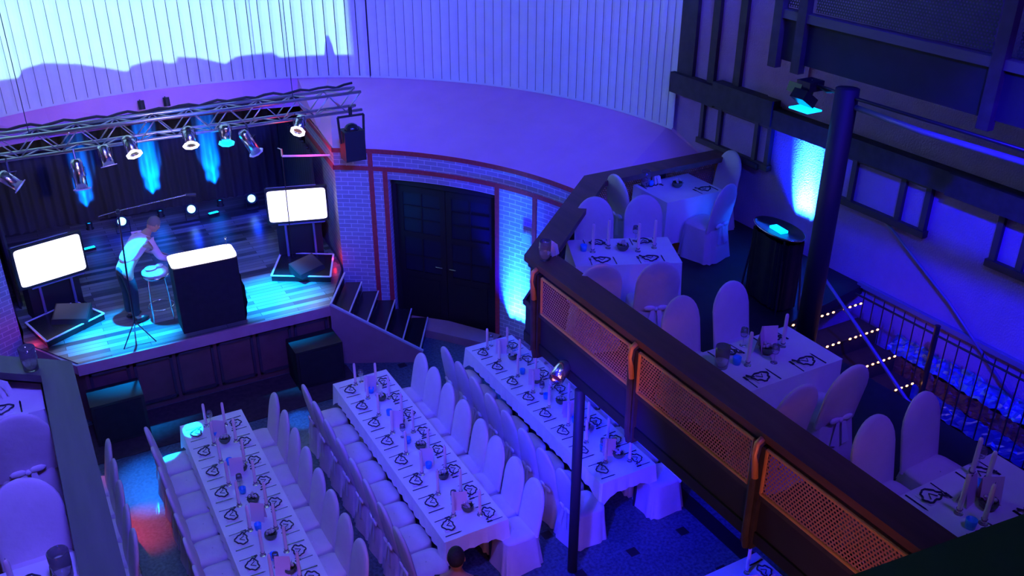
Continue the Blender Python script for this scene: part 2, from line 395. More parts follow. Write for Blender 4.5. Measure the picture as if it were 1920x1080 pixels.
# blinds: bent slats hung edge to edge
def blinds(a0, a1, width, gp=.03, bend=.022):
    b = MB(); n = int(abs(RD(a1-a0))*BR/width)
    for i in range(n):
        p, q = a0+(a1-a0)*(i+gp)/n, a0+(a1-a0)*(i+1-gp)/n
        V = []
        for z in (3.62, 9.6):
            for k in range(4):
                a = p+(q-p)*k/3; r = BR-(bend if k in (1, 2) else 0)+(bend/2 if k == 3 else 0)
                V.append((BX+r*cos(RD(a)), BY+r*sin(RD(a)), z))
        b.add(V, [(k, k+1, k+5, k+4) for k in range(3)])
    return b
def blind_set(label, a0, a1, width):
    t = thing('vertical_blind', label, 'blind', (BX, BY, 3.6), 0, None)
    b = blinds(a0, a1, width, *((.03, .022) if width > .18 else (.02, .009))); b.v = [(x-BX, y-BY, z-3.6) for x, y, z in b.v]; b.build('slat_panel', 'blind', t)
    c = MB(); c.grid(lambda u, v: ((BR-.02+.03*v)*cos(RD(a0+(a1-a0)*u)), (BR-.02+.03*v)*sin(RD(a0+(a1-a0)*u)), .0), 60, 1)
    c.grid(lambda u, v: ((BR-.025)*cos(RD(a0+(a1-a0)*u)), (BR-.025)*sin(RD(a0+(a1-a0)*u)), .0+.035*v), 60, 1)
    c.build('bottom_hem', 'blind', t)
    return t
blind_set('white vertical blind catching the bright projected picture, above the stage', 57.35, 150, .19)
blind_set('white vertical blind in violet light, right of the projected picture', 1.0, 57.2, .165)

# stage ------------------------------------------------------------
SZ = 1.05
sp = [(.12, 12.6), (3.78, 12.6), (4.38, 13.75), (4.44, 14.0), (4.66, 16.4), (4.80, 18.25), (-1.0, 18.25), (-.7, 16.4), (-.50, 14.0), (-.52, 13.65)]
st = thing('stage', 'raised wooden stage with a dark panelled front and plank floor', 'stage', (0, 0, 0))
MB().prism(sp, SZ-.06, SZ).build('deck', 'planks', st)
MB().prism([(x*.985+.03, y+(.05 if y < 13.8 else -.02)) for x, y in sp], .0, SZ-.06).build('base', 'stagefront', st)
MB().bar((.08, 12.585, SZ-.085), (3.80, 12.585, SZ-.085), .05, .17).bar((.11, 12.58, SZ-.09), (-.5, 13.62, SZ-.09), .05, .14).build('edge_trim', 'stagetrim', st)
for k in range(6):
    x0 = .20+k*.595; x1 = x0+.54
    f = MB()
    f.box((x0, 12.60, .12), (x1, 12.64, .16)).box((x0, 12.60, .80), (x1, 12.64, .84)).box((x0, 12.60, .12), (x0+.04, 12.64, .84)).box((x1-.04, 12.60, .12), (x1, 12.64, .84))
    f.build('front_panel', 'stagetrim' if False else 'beam', st)
# carpet in front of the stage
MB().prism([(-5.5, 11.6), (3.9, 11.6), (3.9, 12.4), (3.8, 12.62), (-5.5, 12.62)], 0, .012).build('floor_carpet', 'carpet', kind='structure')
# stage steps
stp = thing('stage_steps', 'dark steps with pale nosings leading down from the right side of the stage', 'stairs', (0, 0, 0))
A0, B0 = Vector((3.80, 12.62)), Vector((4.38, 13.58)); dd = Vector((.242, -.125))
for i in range(5):
    z = SZ*(1-(i+1)/6); a, b_ = A0+dd*i, B0+dd*i; a2, b2 = a+dd, b_+dd
    s_ = MB().prism([tuple(a), tuple(a2), tuple(b2), tuple(b_)], 0.0 if i == 4 else z-.16, z).build('step', 'blackgloss', stp)
    MB().bar((a2.x, a2.y, z+.002), (b2.x, b2.y, z+.002), .022, .02).build('nosing', 'nosing', s_)
MB().bar((A0.x, A0.y, SZ+.003), (B0.x, B0.y, SZ+.003), .03, .02).build('nosing', 'nosing', stp)
nrm = Vector((-.03, -.05)); q0, q1 = A0+nrm*.6, A0+dd*5+nrm*.6
b = MB(); e = Vector((-.02, -.03))
V = [(q0.x, q0.y, 0), (q1.x+.05, q1.y-.02, 0), (q1.x+.05, q1.y-.02, .19), (q0.x, q0.y, SZ+.02)]; V2 = [(x+e.x, y+e.y, z) for x, y, z in V]
b.add(V+V2, [(0,1,2,3), (7,6,5,4), (3,2,6,7), (1,5,6,2), (0,3,7,4)]).build('side_panel', 'cream', stp)
MB().bar((q0.x+e.x/2, q0.y+e.y/2, SZ+.03), (q1.x+.05, q1.y-.035, .20), .05, .025).build('edge_strip', 'nosing', stp)
# door step
MB().prism([cyl(27, 0, 4.99)[:2], cyl(27, 0, 4.62)[:2], cyl(39, 0, 4.55)[:2], cyl(50, 0, 4.62)[:2], cyl(50, 0, 4.99)[:2], cyl(39, 0, 4.99)[:2]], 0, .14).build('floor_door_step', 'cream', kind='structure')

# double door in the curved wall
P0, P1 = Vector(cyl(DB)[:2]), Vector(cyl(DA)[:2]); dv = (P1-P0); Lw = dv.length; dn = dv.normalized(); out = Vector((-dn.y, dn.x))
if out.dot(Vector((CX, CY))-P0) > 0: out = -out
ang = atan2(dn.y, dn.x)
def dmx(s): p = P0+dn*s+out*.17; return (p.x, p.y, 0)
b = MB()      # reveal
wd = Lw
fr = MB().box((0, -.06, 2.52), (Lw, .06, 2.62)).box((0, -.06, 0), (.07, .06, 2.62)).box((Lw-.07, -.06, 0), (Lw, .06, 2.62))
fo = fr.build('door_frame_1', 'doorwood', loc=dmx(0), rotz=ang, kind='structure'); fo.name = 'trim_5'
for k in (0, 1):
    x0 = .07 if k == 0 else Lw/2+.005; x1 = Lw/2-.005 if k == 0 else Lw-.07; w = x1-x0
    d = MB().box((0, -.022, .02), (w, .022, .95)).box((0, -.022, .95), (.10, .022, 2.5)).box((w-.10, -.022, .95), (w, .022, 2.5)).box((.1, -.022, 2.38), (w-.1, .022, 2.5)).box((.1, -.022, 1.58), (w-.1, .022, 1.68))
    d.box((w/2-.012, -.02, .95), (w/2+.012, .02, 2.38))
    for z in (1.25, 1.92, 2.15): d.box((.1, -.02, z-.01), (w-.1, .02, z+.01))
    d.box((.14, -.034, .18), (w-.14, -.02, .84))
    p = P0+dn*x0+out*.17
    do = d.build('door_%d' % (k+1), 'doorwood', loc=(p.x, p.y, 0), rotz=ang, kind='structure')
    MB().box((.1, -.006, .96), (w-.1, .006, 2.38)).build('glass_pane', 'doorglass', do)
    hx = w-.06 if k == 0 else .06; sg = -1 if k == 0 else 1
    MB().tube([(hx, -.02, 1.12), (hx, -.07, 1.12), (hx+sg*.12, -.07, 1.12)], .010, 6).build('door_handle', 'chrome', do)
b = MB().box((-.3, .3, 0), (Lw+.3, .34, 3.1)); b.build('wall_behind_door', 'gap', loc=dmx(0), rotz=ang, kind='structure')

# ------------------------------------------------------------------ balcony, right
rail_pts = [(4.80, -.6), (4.80, 7.94), (6.70, 9.65), (8.99, 9.65)]
mp_ = [(4.64, -2.4), (4.64, 8.0), (6.58, 9.8), (9.0, 9.8), (9.0, 6.95), (7.35, 6.65), (7.35, -2.4)]
MB().prism(mp_, ZF-.12, ZF).build('floor_balcony', 'mezz', kind='structure')
MB().box((8.62, 3.2, ZF-1.3), (8.999, 6.9, ZF-1.2)).build('floor_stairwell', 'mezz', kind='structure')
def offs(poly, d):
    P = [Vector(p) for p in poly]; outp = []
    for i, p in enumerate(P):
        a = (P[i]-P[i-1]).normalized() if i else (P[1]-P[0]).normalized()
        c = (P[i+1]-P[i]).normalized() if i < len(P)-1 else a
        na, nc = Vector((-a.y, a.x)), Vector((-c.y, c.x)); n = (na+nc).normalized(); k = 1/max(.3, n.dot(na))
        outp.append(p+n*d*k)
    return outp
def strip(poly, d0, d1, z0, z1):
    a, c = offs(poly, d0), offs(poly, d1); b = MB()
    for i in range(len(poly)-1):
        b.prism([tuple(a[i]), tuple(a[i+1]), tuple(c[i+1]), tuple(c[i])], z0, z1)
    return b
edge = [(4.66, -2.0), (4.66, 8.0), (6.62, 9.80), (8.99, 9.80)]
bal = thing('balustrade', 'long balcony balustrade with a wide dark rail board and perforated panels', 'railing', (0, 0, 0))
strip(edge, .02, -.30, 3.53, 3.60).build('rail_board', 'railwood', bal)
strip(edge, .0, -.06, 2.52, 3.00).build('fascia', 'navy', bal)
strip(edge, .03, -.0, 2.99, 3.04).build('fascia_ledge', 'beam', bal)
strip(edge, -.02, -.06, 3.46, 3.53).build('under_rail', 'beam', bal)
def panel(p, q, z0=3.06, z1=3.49):
    p, q = Vector(p), Vector(q); L = (q-p).length; d = (q-p).normalized()
    b = MB(); b.add([(p.x, p.y, z0), (q.x, q.y, z0), (q.x, q.y, z1), (p.x, p.y, z1)], [(0,1,2,3)], [[(0,0),(L,0),(L,z1-z0),(0,z1-z0)]])
    o = b.build('mesh_panel', 'mesh', bal)
    f = MB()
    for (a, c) in (((p.x,p.y,z1),(q.x,q.y,z1)), ((p.x,p.y,z0),(q.x,q.y,z0)), ((p.x,p.y,z0),(p.x,p.y,z1)), ((q.x,q.y,z0),(q.x,q.y,z1))): f.tube([a, c], .016, 8)
    f.build('panel_rim', 'rim', o)
def bracket(x, y, rz=0):
    b = MB(); m = Matrix.Translation((x, y, 0)) @ Matrix.Rotation(rz, 4, 'Z')
    b.tube([m @ Vector(v) for v in ((-.01, 0, 2.45), (-.035, 0, 2.6), (-.04, 0, 3.05), (-.05, 0, 3.4), (-.035, 0, 3.50), (.03, 0, 3.535))], .034, 8)
    b.box((-.02, -.06, 2.46), (.05, .06, 3.5), m)
    o = b.build('post', 'beam', bal, smooth=False)
    MB().tube([m @ Vector(v) for v in ((-.05, -.025, 3.2), (-.062, 0, 3.42), (-.05, 0, 3.52), (.0, 0, 3.548))], .028, 8).build('bracket_cap', 'rim', o, smooth=True)
for y0, y1 in ((7.60, 5.98), (5.83, 4.30), (4.15, 2.78), (2.62, 1.2)): panel((4.63, y0), (4.63, y1))
for y in (7.72, 5.905, 4.225, 2.70, 1.1): bracket(4.64, y)
dg0, dg1 = Vector((4.72, 8.02)), Vector((6.58, 9.73)); da_ = (dg1-dg0).normalized()
for s0, s1 in ((.08, 1.15), (1.3, 2.4)): panel(tuple(dg0+da_*s0), tuple(dg0+da_*s1))
panel((6.75, 9.78), (7.8, 9.78)); panel((7.95, 9.78), (8.9, 9.78))
for x, y in ((6.68, 9.74), (7.87, 9.74)): MB().box((x-.04, y-.04, 2.64), (x+.04, y+.04, 3.53)).build('post', 'beam', bal)
MB().tube([(4.64, 6.80, 0), (4.64, 6.80, 2.52)], .058, 16).build('post_tmp', 'column', smooth=True).name = 'support_post'
tag(bpy.data.objects['support_post'], 'slim black steel post holding up the balcony beside the right long table', 'post')

# balcony, left
edgeL = [(-2.6, 9.9), (-.02, 7.98), (-.02, -2.0)]
MB().prism([(-5.9, 9.8), (-2.6, 9.8), (-.04, 7.95), (-.04, -2.4), (-5.9, -2.4)], ZF-.12, ZF).build('floor_gallery_left', mat('left balcony floor', (.09, .02, .02), .6), kind='structure')
balL = thing('balustrade', 'grey wooden balcony rail running down the left edge of the picture', 'railing', (0, 0, 0))
strip(edgeL, .04, -.22, 3.53, 3.60).build('rail_board', 'lintel', balL)
strip(edgeL, 0, -.05, 2.52, 3.5).build('fascia', 'navy', balL)

# column on the right balcony
c = thing('column', 'thick dark round column rising from the right balcony floor', 'column', (7.17, 6.15, ZF))
MB().tube([(0, 0, 0), (0, 0, 2.93)], .115, 20).build('shaft', 'column', c, smooth=True)
MB().lathe([(.13, 0), (.13, .08), (.115, .1)], 20).build('base_ring', 'steel', c, smooth=True)
tb = thing('lighting_bar', 'thin lighting bar fixed to the column top, running right', 'pipe', (7.17, 6.15, 5.5))
MB().tube([(0, .55, .02), (0, 0, 0), (0, -3.4, .0)], .018, 8).build('pipe', 'steel', tb, smooth=True)
MB().tube([(.02, -.12, -.09), (.02, -.9, -.12), (.02, -2.2, -.10), (.02, -3.4, -.13)], .030, 8).build('cable_tube', 'pipe', tb, smooth=True)

# stair down at the right with amber lamps
stR = thing('staircase', 'dark balcony staircase going down beside the right wall', 'stairs', (0, 0, 0))
for i in range(7):
    y = 6.64-.305*i; z = ZF-.212*(i+0)
    if i == 0: continue
    MB().box((7.37, y-.02, z-.21), (8.60, y+.30, z)).build('step', 'blackcloth', stR)
MB().box((7.33, 2.8, 1.0), (7.37, 6.6, ZF-.12)).build('side_wall', 'mezz', stR)
for i in range(4):
    y = 6.64-.305*i; z = ZF-.212*i
    ls = thing('step_light', ['highest amber light strip, on the top step beside the column', 'second amber light strip from the top, on the right staircase', 'third amber light strip from the top, on the right staircase', 'lowest amber light strip visible on the right staircase'][i], 'light strip', (0, y+ (0 if i else 0), z), 0, 'amber light strips on the stair steps')
    MB().box((7.42, -.034, -.01), (8.60, -.02, .006)).build('strip_body', 'black', ls)
    for k in range(13):
        if (i, k) in ((0, 8), (1, 6)): continue
        MB().ball((7.46+.0925*k, -.037, .002), .017, 6, 4, (1.3, .6, .7)).build('bulb', 'amber', ls)
    light('glow of the amber strip %d' % i, 'AREA', (8.0, y-.06, z), (8.0, y-1, z-.6), (1, .3, .08), .15, shape='RECTANGLE', size=1.1, size_y=.02)
h1 = MB().tube([(7.72, 6.55, 3.27), (7.72, 5.9, 2.86), (7.72, 5.15, 2.38), (7.74, 5.0, 2.31), (7.80, 4.93, 2.30)], .020, 8).build('handrail', 'pipe', smooth=True)
tag(h1, 'thin pale handrail slanting down across the amber lit steps', 'handrail')
h2 = MB().tube([(8.99, 7.37, 3.62), (8.95, 7.34, 3.64), (8.95, 6.87, 3.64), (8.95, 5.73, 2.97), (8.95, 4.2, 1.85)], .018, 8).build('handrail', 'pipe', smooth=True)
tag(h2, 'long pale handrail fixed to the right wall, sloping down behind the fence', 'handrail')
fe = thing('fence', 'black iron bar fence between the stairs and the right wall', 'fence', (8.63, 0, 0))
MB().tube([(0, 6.75, 2.70), (0, 3.0, 2.70)], .013, 6).build('top_rail', 'steel', fe); MB().tube([(0, 6.75, 1.50), (0, 3.0, 1.50)], .013, 6).build('bottom_rail', 'steel', fe)
for k in range(24):
    y = 6.62-.148*k
    if k == 7: MB().tube([(0, y, 1.3), (0, y, 2.82)], .032, 8).build('fence_post', 'steel', fe)
    else: MB().tube([(0, y, 1.45), (0, y, 2.78)], .008, 6).build('bar', 'steel', fe)
fd = thing('foil_decoration', 'shiny crumpled foil and brown paper laid out behind the iron fence', 'decoration', (0, 0, 0))
def crumple(x0, z0, x1, z1, y0, y1, amp, m, name):
    rr = random.Random(x0*100); b = MB(); nu, nv = 60, 6
    J = [[(rr.uniform(-amp, amp), rr.uniform(-amp, amp), rr.uniform(-amp, amp)) for i in range(nu+1)] for j in range(nv+1)]
    def f(u, v):
        i, j = round(u*nu), round(v*nv); a = J[j][i]
        return (min(8.985, x0+(x1-x0)*v+a[0]*.5), y0+(y1-y0)*u+a[1]*.5, z0+(z1-z0)*v+a[2])
    b.grid(f, nu, nv); return b.build(name, m, fd)
crumple(8.80, 2.10, 8.97, 2.26, 6.3, 3.4, .022, 'foil', 'foil_strip'); crumple(8.69, 1.93, 8.80, 2.08, 6.3, 3.4, .02, 'brown', 'paper_strip'); crumple(8.655, 1.72, 8.69, 1.93, 6.3, 3.4, .018, 'foil', 'foil_strip')
MB().box((8.70, 3.3, ZF-1.2), (8.98, 6.35, 1.70)).build('base', 'black', fd)

# right wall timbers
def wbox(name, y0, y1, z0, z1, d, m, kind='structure', parent=None):
    return MB().box((9-d, y0, z0), (9.0, y1, z1)).build(name, m, parent, kind=kind)
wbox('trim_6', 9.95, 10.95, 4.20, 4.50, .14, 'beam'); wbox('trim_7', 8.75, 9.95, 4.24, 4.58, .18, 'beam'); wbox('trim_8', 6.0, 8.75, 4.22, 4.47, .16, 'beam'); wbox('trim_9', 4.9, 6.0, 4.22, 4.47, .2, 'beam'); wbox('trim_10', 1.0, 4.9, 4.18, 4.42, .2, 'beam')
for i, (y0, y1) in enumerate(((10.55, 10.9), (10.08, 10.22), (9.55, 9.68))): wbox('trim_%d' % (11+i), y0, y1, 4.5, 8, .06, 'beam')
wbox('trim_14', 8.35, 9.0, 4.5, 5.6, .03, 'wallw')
def window(n, y0, y1, bars):
    o = wbox('window_%d' % n, y1, y0, 3.66, 4.22, .02, 'wallw')
    b = MB()
    for y in (y0, *bars, y1): b.box((8.93, y-.035, 3.62), (9.0, y+.035, 4.22))
    b.box((8.91, y1-.06, 3.58), (9.0, y0+.06, 3.66)); b.box((8.94, y1, 4.16), (9.0, y0, 4.24)); b.build('window_frame', 'frame', o)
window(1, 10.24, 8.85, (9.86, 9.10)); window(2, 7.66, 6.28, (7.36, 6.63)); window(3, 5.36, 3.9, (5.05, 4.3))
g = MB().tube([(8.90, 9.55, 3.62), (8.90, 8.95, 3.60)], .045, 10).tube([(8.90, 9.5, 3.62), (9.0, 9.5, 3.62)], .02, 6).tube([(8.90, 9.05, 3.6), (9.0, 9.05, 3.6)], .02, 6).build('wall_handrail', 'beam', smooth=True)
tag(g, 'short dark wooden rail fixed to the wall behind the corner chair', 'handrail')
wbox('trim_15', 3.0, 7.0, 2.62, 2.68, .06, 'pipe')

# upper gallery, right
ug = thing('gallery_balustrade', 'dark upper gallery front with framed mesh panels at the top right', 'railing', (7.6, 0, 0))
MB().box((0, -1, 5.53), (.06, 7.62, 5.98)).build('fascia', 'navy', ug)
MB().box((-.05, -1, 5.98), (.08, 7.62, 6.07)).build('lower_rail', 'lintel', ug); MB().box((-.05, -1, 7.0), (.2, 7.62, 7.07)).build('rail_board', 'lintel', ug)
for y in (7.57, 7.22, 4.92, 2.6): MB().box((-.07, y-.06, 5.44), (.02, y+.06, 7.0)).build('post', 'beam', ug)
for y0, y1 in ((7.5, 7.28), (7.1, 5.04), (4.8, 2.7), (2.5, .2)):
    b = MB(); b.add([(.0, y0, 6.1), (.0, y1, 6.1), (.0, y1, 6.95), (.0, y0, 6.95)], [(0,1,2,3)], [[(0,0),(y0-y1,0),(y0-y1,.85),(0,.85)]]); b.build('mesh_panel', 'darkmesh', ug)
MB().box((7.66, -2.4, 5.6), (9.0, 7.6, 5.75)).build('floor_gallery_right', 'mezz', kind='structure')
# own gallery rail
cr = thing('gallery_rail', 'dark board of the viewer\'s own gallery rail, bottom right corner', 'railing', (0, 0, 0))
MB().add([(-5.9, 1.625, 6.52), (8.99, .002, 6.52), (8.99, -.42, 6.52), (-5.9, 1.2, 6.52), (-5.9, 1.625, 6.6), (8.99, .002, 6.6), (8.99, -.42, 6.6), (-5.9, 1.2, 6.6)], [(0,3,2,1),(4,5,6,7),(0,1,5,4),(1,2,6,5),(2,3,7,6),(3,0,4,7)]).build('rail_board', mat('teal painted rail', (.03, .06, .09), .5), cr)

# ------------------------------------------------------------------ chairs
def chair_proto():
    t = thing('banquet_chair', 'x', 'chair')
    # backrest: tall rounded cushion leaning back
    def hw(z):
        zc = .80
        return .218 if z < zc else .218*sqrt(max(0, 1-((z-zc)/.295)**2))
    b = MB(); rows = [.44, .52, .62, .72, .82, .90, .96, 1.01, 1.045, 1.07, 1.086, 1.094]; n = 18
    def back(u, v):
        i = min(len(rows)-1, int(round(v*(len(rows)-1)))); z = rows[i]; w = max(.004, hw(z)); th = .036*min(1, (w/.218)**.5)
        a = 2*pi*u; cx = cos(a); sx = sin(a)
        x = w*math.copysign(abs(cx)**.7, cx); y = th*math.copysign(abs(sx)**.8, sx)
        fold = .007*sin(x*52+z*6)*(1 if sx < 0 else 0)*(1.2-z)
        return (x, -.195-.115*(z-.44)/.65+y+fold, z)
    b.grid(back, n, len(rows)-1, closed=True); nb = (len(rows)-1)*n; b.f.append(tuple(nb+k for k in range(n)))
    b.build('backrest', 'cloth', t, smooth=True)
    s_ = MB()
    def seat(u, v):
        a = 2*pi*u; r = [1.0, 1.0, .93, .6, .02][int(round(v*4))]; z = [.43, .465, .485, .495, .497][int(round(v*4))]
        c_, sn = cos(a), sin(a)
        return (.215*r*math.copysign(abs(c_)**.45, c_), .0+.215*r*math.copysign(abs(sn)**.45, sn), z)
    s_.grid(seat, 24, 4, closed=True).build('seat', 'cloth', t, smooth=True)
    k = MB()
    def skirt(u, v):
        a = 2*pi*u; c_, sn = cos(a), sin(a); z = .455*(1-v)+.006
        x = .215*math.copysign(abs(c_)**.45, c_); y = .0+.215*math.copysign(abs(sn)**.45, sn)
        if sn < 0: y -= .03*abs(sn)
        f = 1+v*.17; rp = .016*v*sin(a*11+1.3*sin(a*3))
        return (x*f*(1+rp*3), y*f*(1+rp*3)-(.02*v if sn < 0 else 0), z)
    k.grid(skirt, 56, 4, closed=True).build('skirt', 'cloth', t, smooth=True)
    w = MB(); w.ball((0, -.262, .50), .028, 8, 5, (1, .7, 1))
    for sg in (-1, 1):
        w.ball((sg*.065, -.268, .515), .055, 8, 5, (1.1, .28, .62))
        w.add([(sg*.01, -.27, .49), (sg*.05, -.275, .49), (sg*.10, -.30, .27), (sg*.03, -.30, .25)], [(0,1,2,3)])
        w.add([(sg*.19, -.19, .50), (sg*.19, -.19, .54), (sg*.04, -.262, .52), (sg*.04, -.262, .49)], [(0,1,2,3)])
    w.build('bow', 'sash', t, smooth=True)
    return Proto(t)
chair = chair_proto()
ORD = ['first', 'second', 'third', 'fourth', 'fifth', 'sixth', 'seventh', 'eighth']
rnd = random.Random(3)
def put_chair(x, y, z, rz, label, group, jit=.03):
    o = chair.put((x, y, z), rz+rnd.uniform(-jit, jit), label, group)
    o.scale = (1.12, 1, 1) if z > 1 else (1, 1, 1)
    return o
# local +Y is the facing direction; rz=-90 faces +X, rz=+90 faces -X
TY0, TY1 = 10.85, 7.19
TABS = [('left long table', 1.09, .67, 2.27), ('middle long table', 3.19, 2.70, 4.40), ('right long table', 5.28, 4.79, 6.50)]
for tn, x0, xl, xr in TABS:
    for k in range(8):
        y = 10.475-.458*k
        put_chair(xl+.29, y, 0, -pi/2, 'white covered chair, %s from the stage on the left side of the %s' % (ORD[k], tn), 'chairs along the long tables')
        put_chair(xr-.29, y+rnd.uniform(-.02, .02), 0, pi/2, 'white covered chair, %s from the stage on the right side of the %s' % (ORD[k], tn), 'chairs along the long tables', .05)
for k in range(5):
    y = 10.45-.46*k
    put_chair(-.10, y, 0, pi/2, 'white covered chair, %s from the stage in the row half hidden by the left rail' % ORD[k], 'chairs beside the left balcony rail')

# ------------------------------------------------------------------ tables and cloths
def make_table(name, label, group, cx, cy, z, L, Wd, rz, legs=4):
    t = thing('banquet_table', label, 'table', (cx, cy, z), rz, group)
    MB().box((-L/2+.01, -Wd/2+.01, .70), (L/2-.01, Wd/2-.01, .742)).build('tabletop', 'beam', t)
    for sx in ((-1, 1) if legs == 4 else (-1, -.33, .33, 1)):
        for sy in (-1, 1): MB().tube([(sx*(L/2-.2), sy*(Wd/2-.12), 0), (sx*(L/2-.2), sy*(Wd/2-.12), .70)], .02, 8).build('leg', 'steel', t)
    return t
def make_cloth(label, group, cx, cy, z, L, Wd, rz, drop, corner, rip=.012, seed=1):
    rr = random.Random(seed); b = MB(); n = 160; hl, hw_ = L/2+.004, Wd/2+.004; per = 2*(L+Wd)
    P = []
    for i in range(n):
        s = per*i/n
        if s < L: p = (-hl+2*hl*s/L, -hw_, 0, -1)
        elif s < L+Wd: p = (hl, -hw_+2*hw_*(s-L)/Wd, 1, 0)
        elif s < 2*L+Wd: p = (hl-2*hl*(s-L-Wd)/L, hw_, 0, 1)
        else: p = (-hl, hw_-2*hw_*(s-2*L-Wd)/Wd, -1, 0)
        P.append(p)
    ph = rr.uniform(0, 6)
    def f(u, v):
        p = P[int(round(u*n)) % n]; x, y = p[0], p[1]
        dc = min(sqrt((x-a*hl)**2+(y-c*hw_)**2) for a in (-1, 1) for c in (-1, 1)); k = math.exp(-(dc/.10)**2)
        dx = x/hl if abs(x) > hl-.15 else 0; dy = y/hw_ if abs(y) > hw_-.15 else 0
        nx, ny = (p[2]*(1-k)+k*math.copysign(.7, x)), (p[3]*(1-k)+k*math.copysign(.7, y))
        d = drop+corner*k; r_ = rip*v*sin(38*(x+y)*(1 if drop < .4 else .5)+ph)+.012*v+.03*k*v
        return (x+nx*r_, y+ny*r_, .752-(d*v if v > 0 else 0))
    b.grid(f, n, 5, closed=True)
    b.add([(-hl, -hw_, .752), (hl, -hw_, .752), (hl, hw_, .752), (-hl, hw_, .752)], [(0, 1, 2, 3)])
    o = b.build('tablecloth', 'linen', loc=(cx, cy, z), rotz=rz); tag(o, label, 'tablecloth', group); return o
# ------------------------------------------------------------------ table goods
def napkin_proto():
    t = thing('napkin', 'x', 'napkin')
    MB().box((-.085, -.07, 0), (.085, .07, .006)).box((-.085, -.07, .006), (.07, .05, .011)).build('cloth', 'linen', t)
    b = MB(); pts = []
    for k in range(25):
        a = 2*pi*k/24; r = .068+.009*sin(3*a)+.006*sin(7*a+1); pts.append((r*1.25*cos(a), r*.95*sin(a), .016+.004*sin(5*a)))
    b.tube(pts, .0085, 5, False)
    for a in (0.4, .9, 3.9): b.tube([(-.085, .05, .016), (-.085-.04*cos(a), .05+.04*sin(a), .02)], .006, 5)
    b.tube([(-.04, .03, .018), (.0, -.02, .02), (.035, .03, .018)], .0045, 5)
    b.build('ribbon', 'ribbon', t); return Proto(t)
def knife_proto():
    t = thing('knife', 'x', 'knife')
    MB().box((-.006, -.095, 0), (.006, -.01, .006)).build('handle', 'cutlery', t); MB().prism([(-.007, -.01), (.007, -.01), (.008, .08), (.0, .11), (-.007, .08)], .001, .004).build('blade', 'cutlery', t); return Proto(t)
def fork_proto():
    t = thing('fork', 'x', 'fork')
    MB().box((-.004, -.10, 0), (.004, .03, .005)).build('handle', 'cutlery', t)
    b = MB().box((-.012, .03, .001), (.012, .05, .005))
    for x in (-.010, -.0035, .0035, .010): b.box((x-.0018, .05, .001), (x+.0018, .095, .004))
    b.build('tines', 'cutlery', t); return Proto(t)
def candle_proto():
    t = thing('taper_candle', 'x', 'candle')
    MB().lathe([(.001, 0), (.034, 0), (.034, .006), (.014, .014), (.024, .045), (.021, .045), (.018, .02), (.001, .02)], 12).build('holder', 'glass', t, smooth=True)
    MB().lathe([(.019, .02), (.018, .33), (.014, .352), (.002, .36)], 10).build('wax', 'candle', t, smooth=True)
    MB().tube([(0, 0, .35), (.001, 0, .372)], .0018, 5).build('wick', 'wax', t); return Proto(t)
def bowl_proto():
    t = thing('flower_bowl', 'x', 'flowers')
    MB().lathe([(.001, 0), (.04, 0), (.062, .02), (.072, .05), (.066, .075), (.06, .075), (.066, .05), (.05, .015), (.001, .01)], 14).build('bowl', 'bowl', t, smooth=True)
    rr = random.Random(5); b = MB(); l = MB()
    for k in range(9): a = rr.uniform(0, 6.28); r = rr.uniform(0, .045); b.ball((r*cos(a), r*sin(a), .075+rr.uniform(0, .03)), .017, 6, 4)
    for k in range(10):
        a = rr.uniform(0, 6.28); r0, r1 = .03, .09; z = rr.uniform(.06, .10)
        l.add([(r0*cos(a-.2), r0*sin(a-.2), .06), (r1*cos(a), r1*sin(a), z), (r0*cos(a+.2), r0*sin(a+.2), .06), (.05*cos(a), .05*sin(a), .075)], [(0,1,3),(3,1,2)])
    b.build('blossom', 'flower', t, smooth=True); l.build('leaf', 'leaf', t); return Proto(t)
def menu_proto():
    t = thing('menu_card', 'x', 'card')
    MB().add([(-.08, -.045, 0), (.08, -.045, 0), (.08, 0, .235), (-.08, 0, .235), (-.08, -.043, 0), (.08, -.043, 0), (.08, .002, .233), (-.08, .002, .233)], [(0,1,2,3), (7,6,5,4), (0,4,5,1), (3,2,6,7)]).build('front_leaf', 'paper', t)
    MB().add([(-.08, .045, 0), (.08, .045, 0), (.08, .002, .235), (-.08, .002, .235)], [(0,1,2,3)]).build('back_leaf', 'paper', t); return Proto(t)
def votive_proto():
    o = MB().lathe([(.001, 0), (.036, 0), (.042, .075), (.037, .075), (.032, .01), (.001, .01)], 10).build('votive_glass', 'bluewax', smooth=True); tag(o, 'x', 'candle glass'); return Proto(o)
def glass_proto():
    t = thing('wine_glass', 'x', 'glass')
    MB().lathe([(.001, 0), (.034, 0), (.034, .003), (.004, .008)], 12).build('foot', 'glass', t, smooth=True); MB().lathe([(.004, .008), (.004, .09)], 8).build('stem', 'glass', t, smooth=True)
    MB().lathe([(.004, .09), (.030, .105), (.038, .14), (.033, .19), (.031, .19), (.036, .14), (.028, .107), (.001, .094)], 14).build('bowl', 'glass', t, smooth=True); return Proto(t)
def vase_proto():
    t = thing('glass_vase', 'x', 'vase')
    MB().lathe([(.001, 0), (.060, 0), (.066, .10), (.068, .22), (.064, .22), (.061, .10), (.055, .012), (.001, .012)], 18).build('vessel', 'glass', t, smooth=True); return Proto(t)
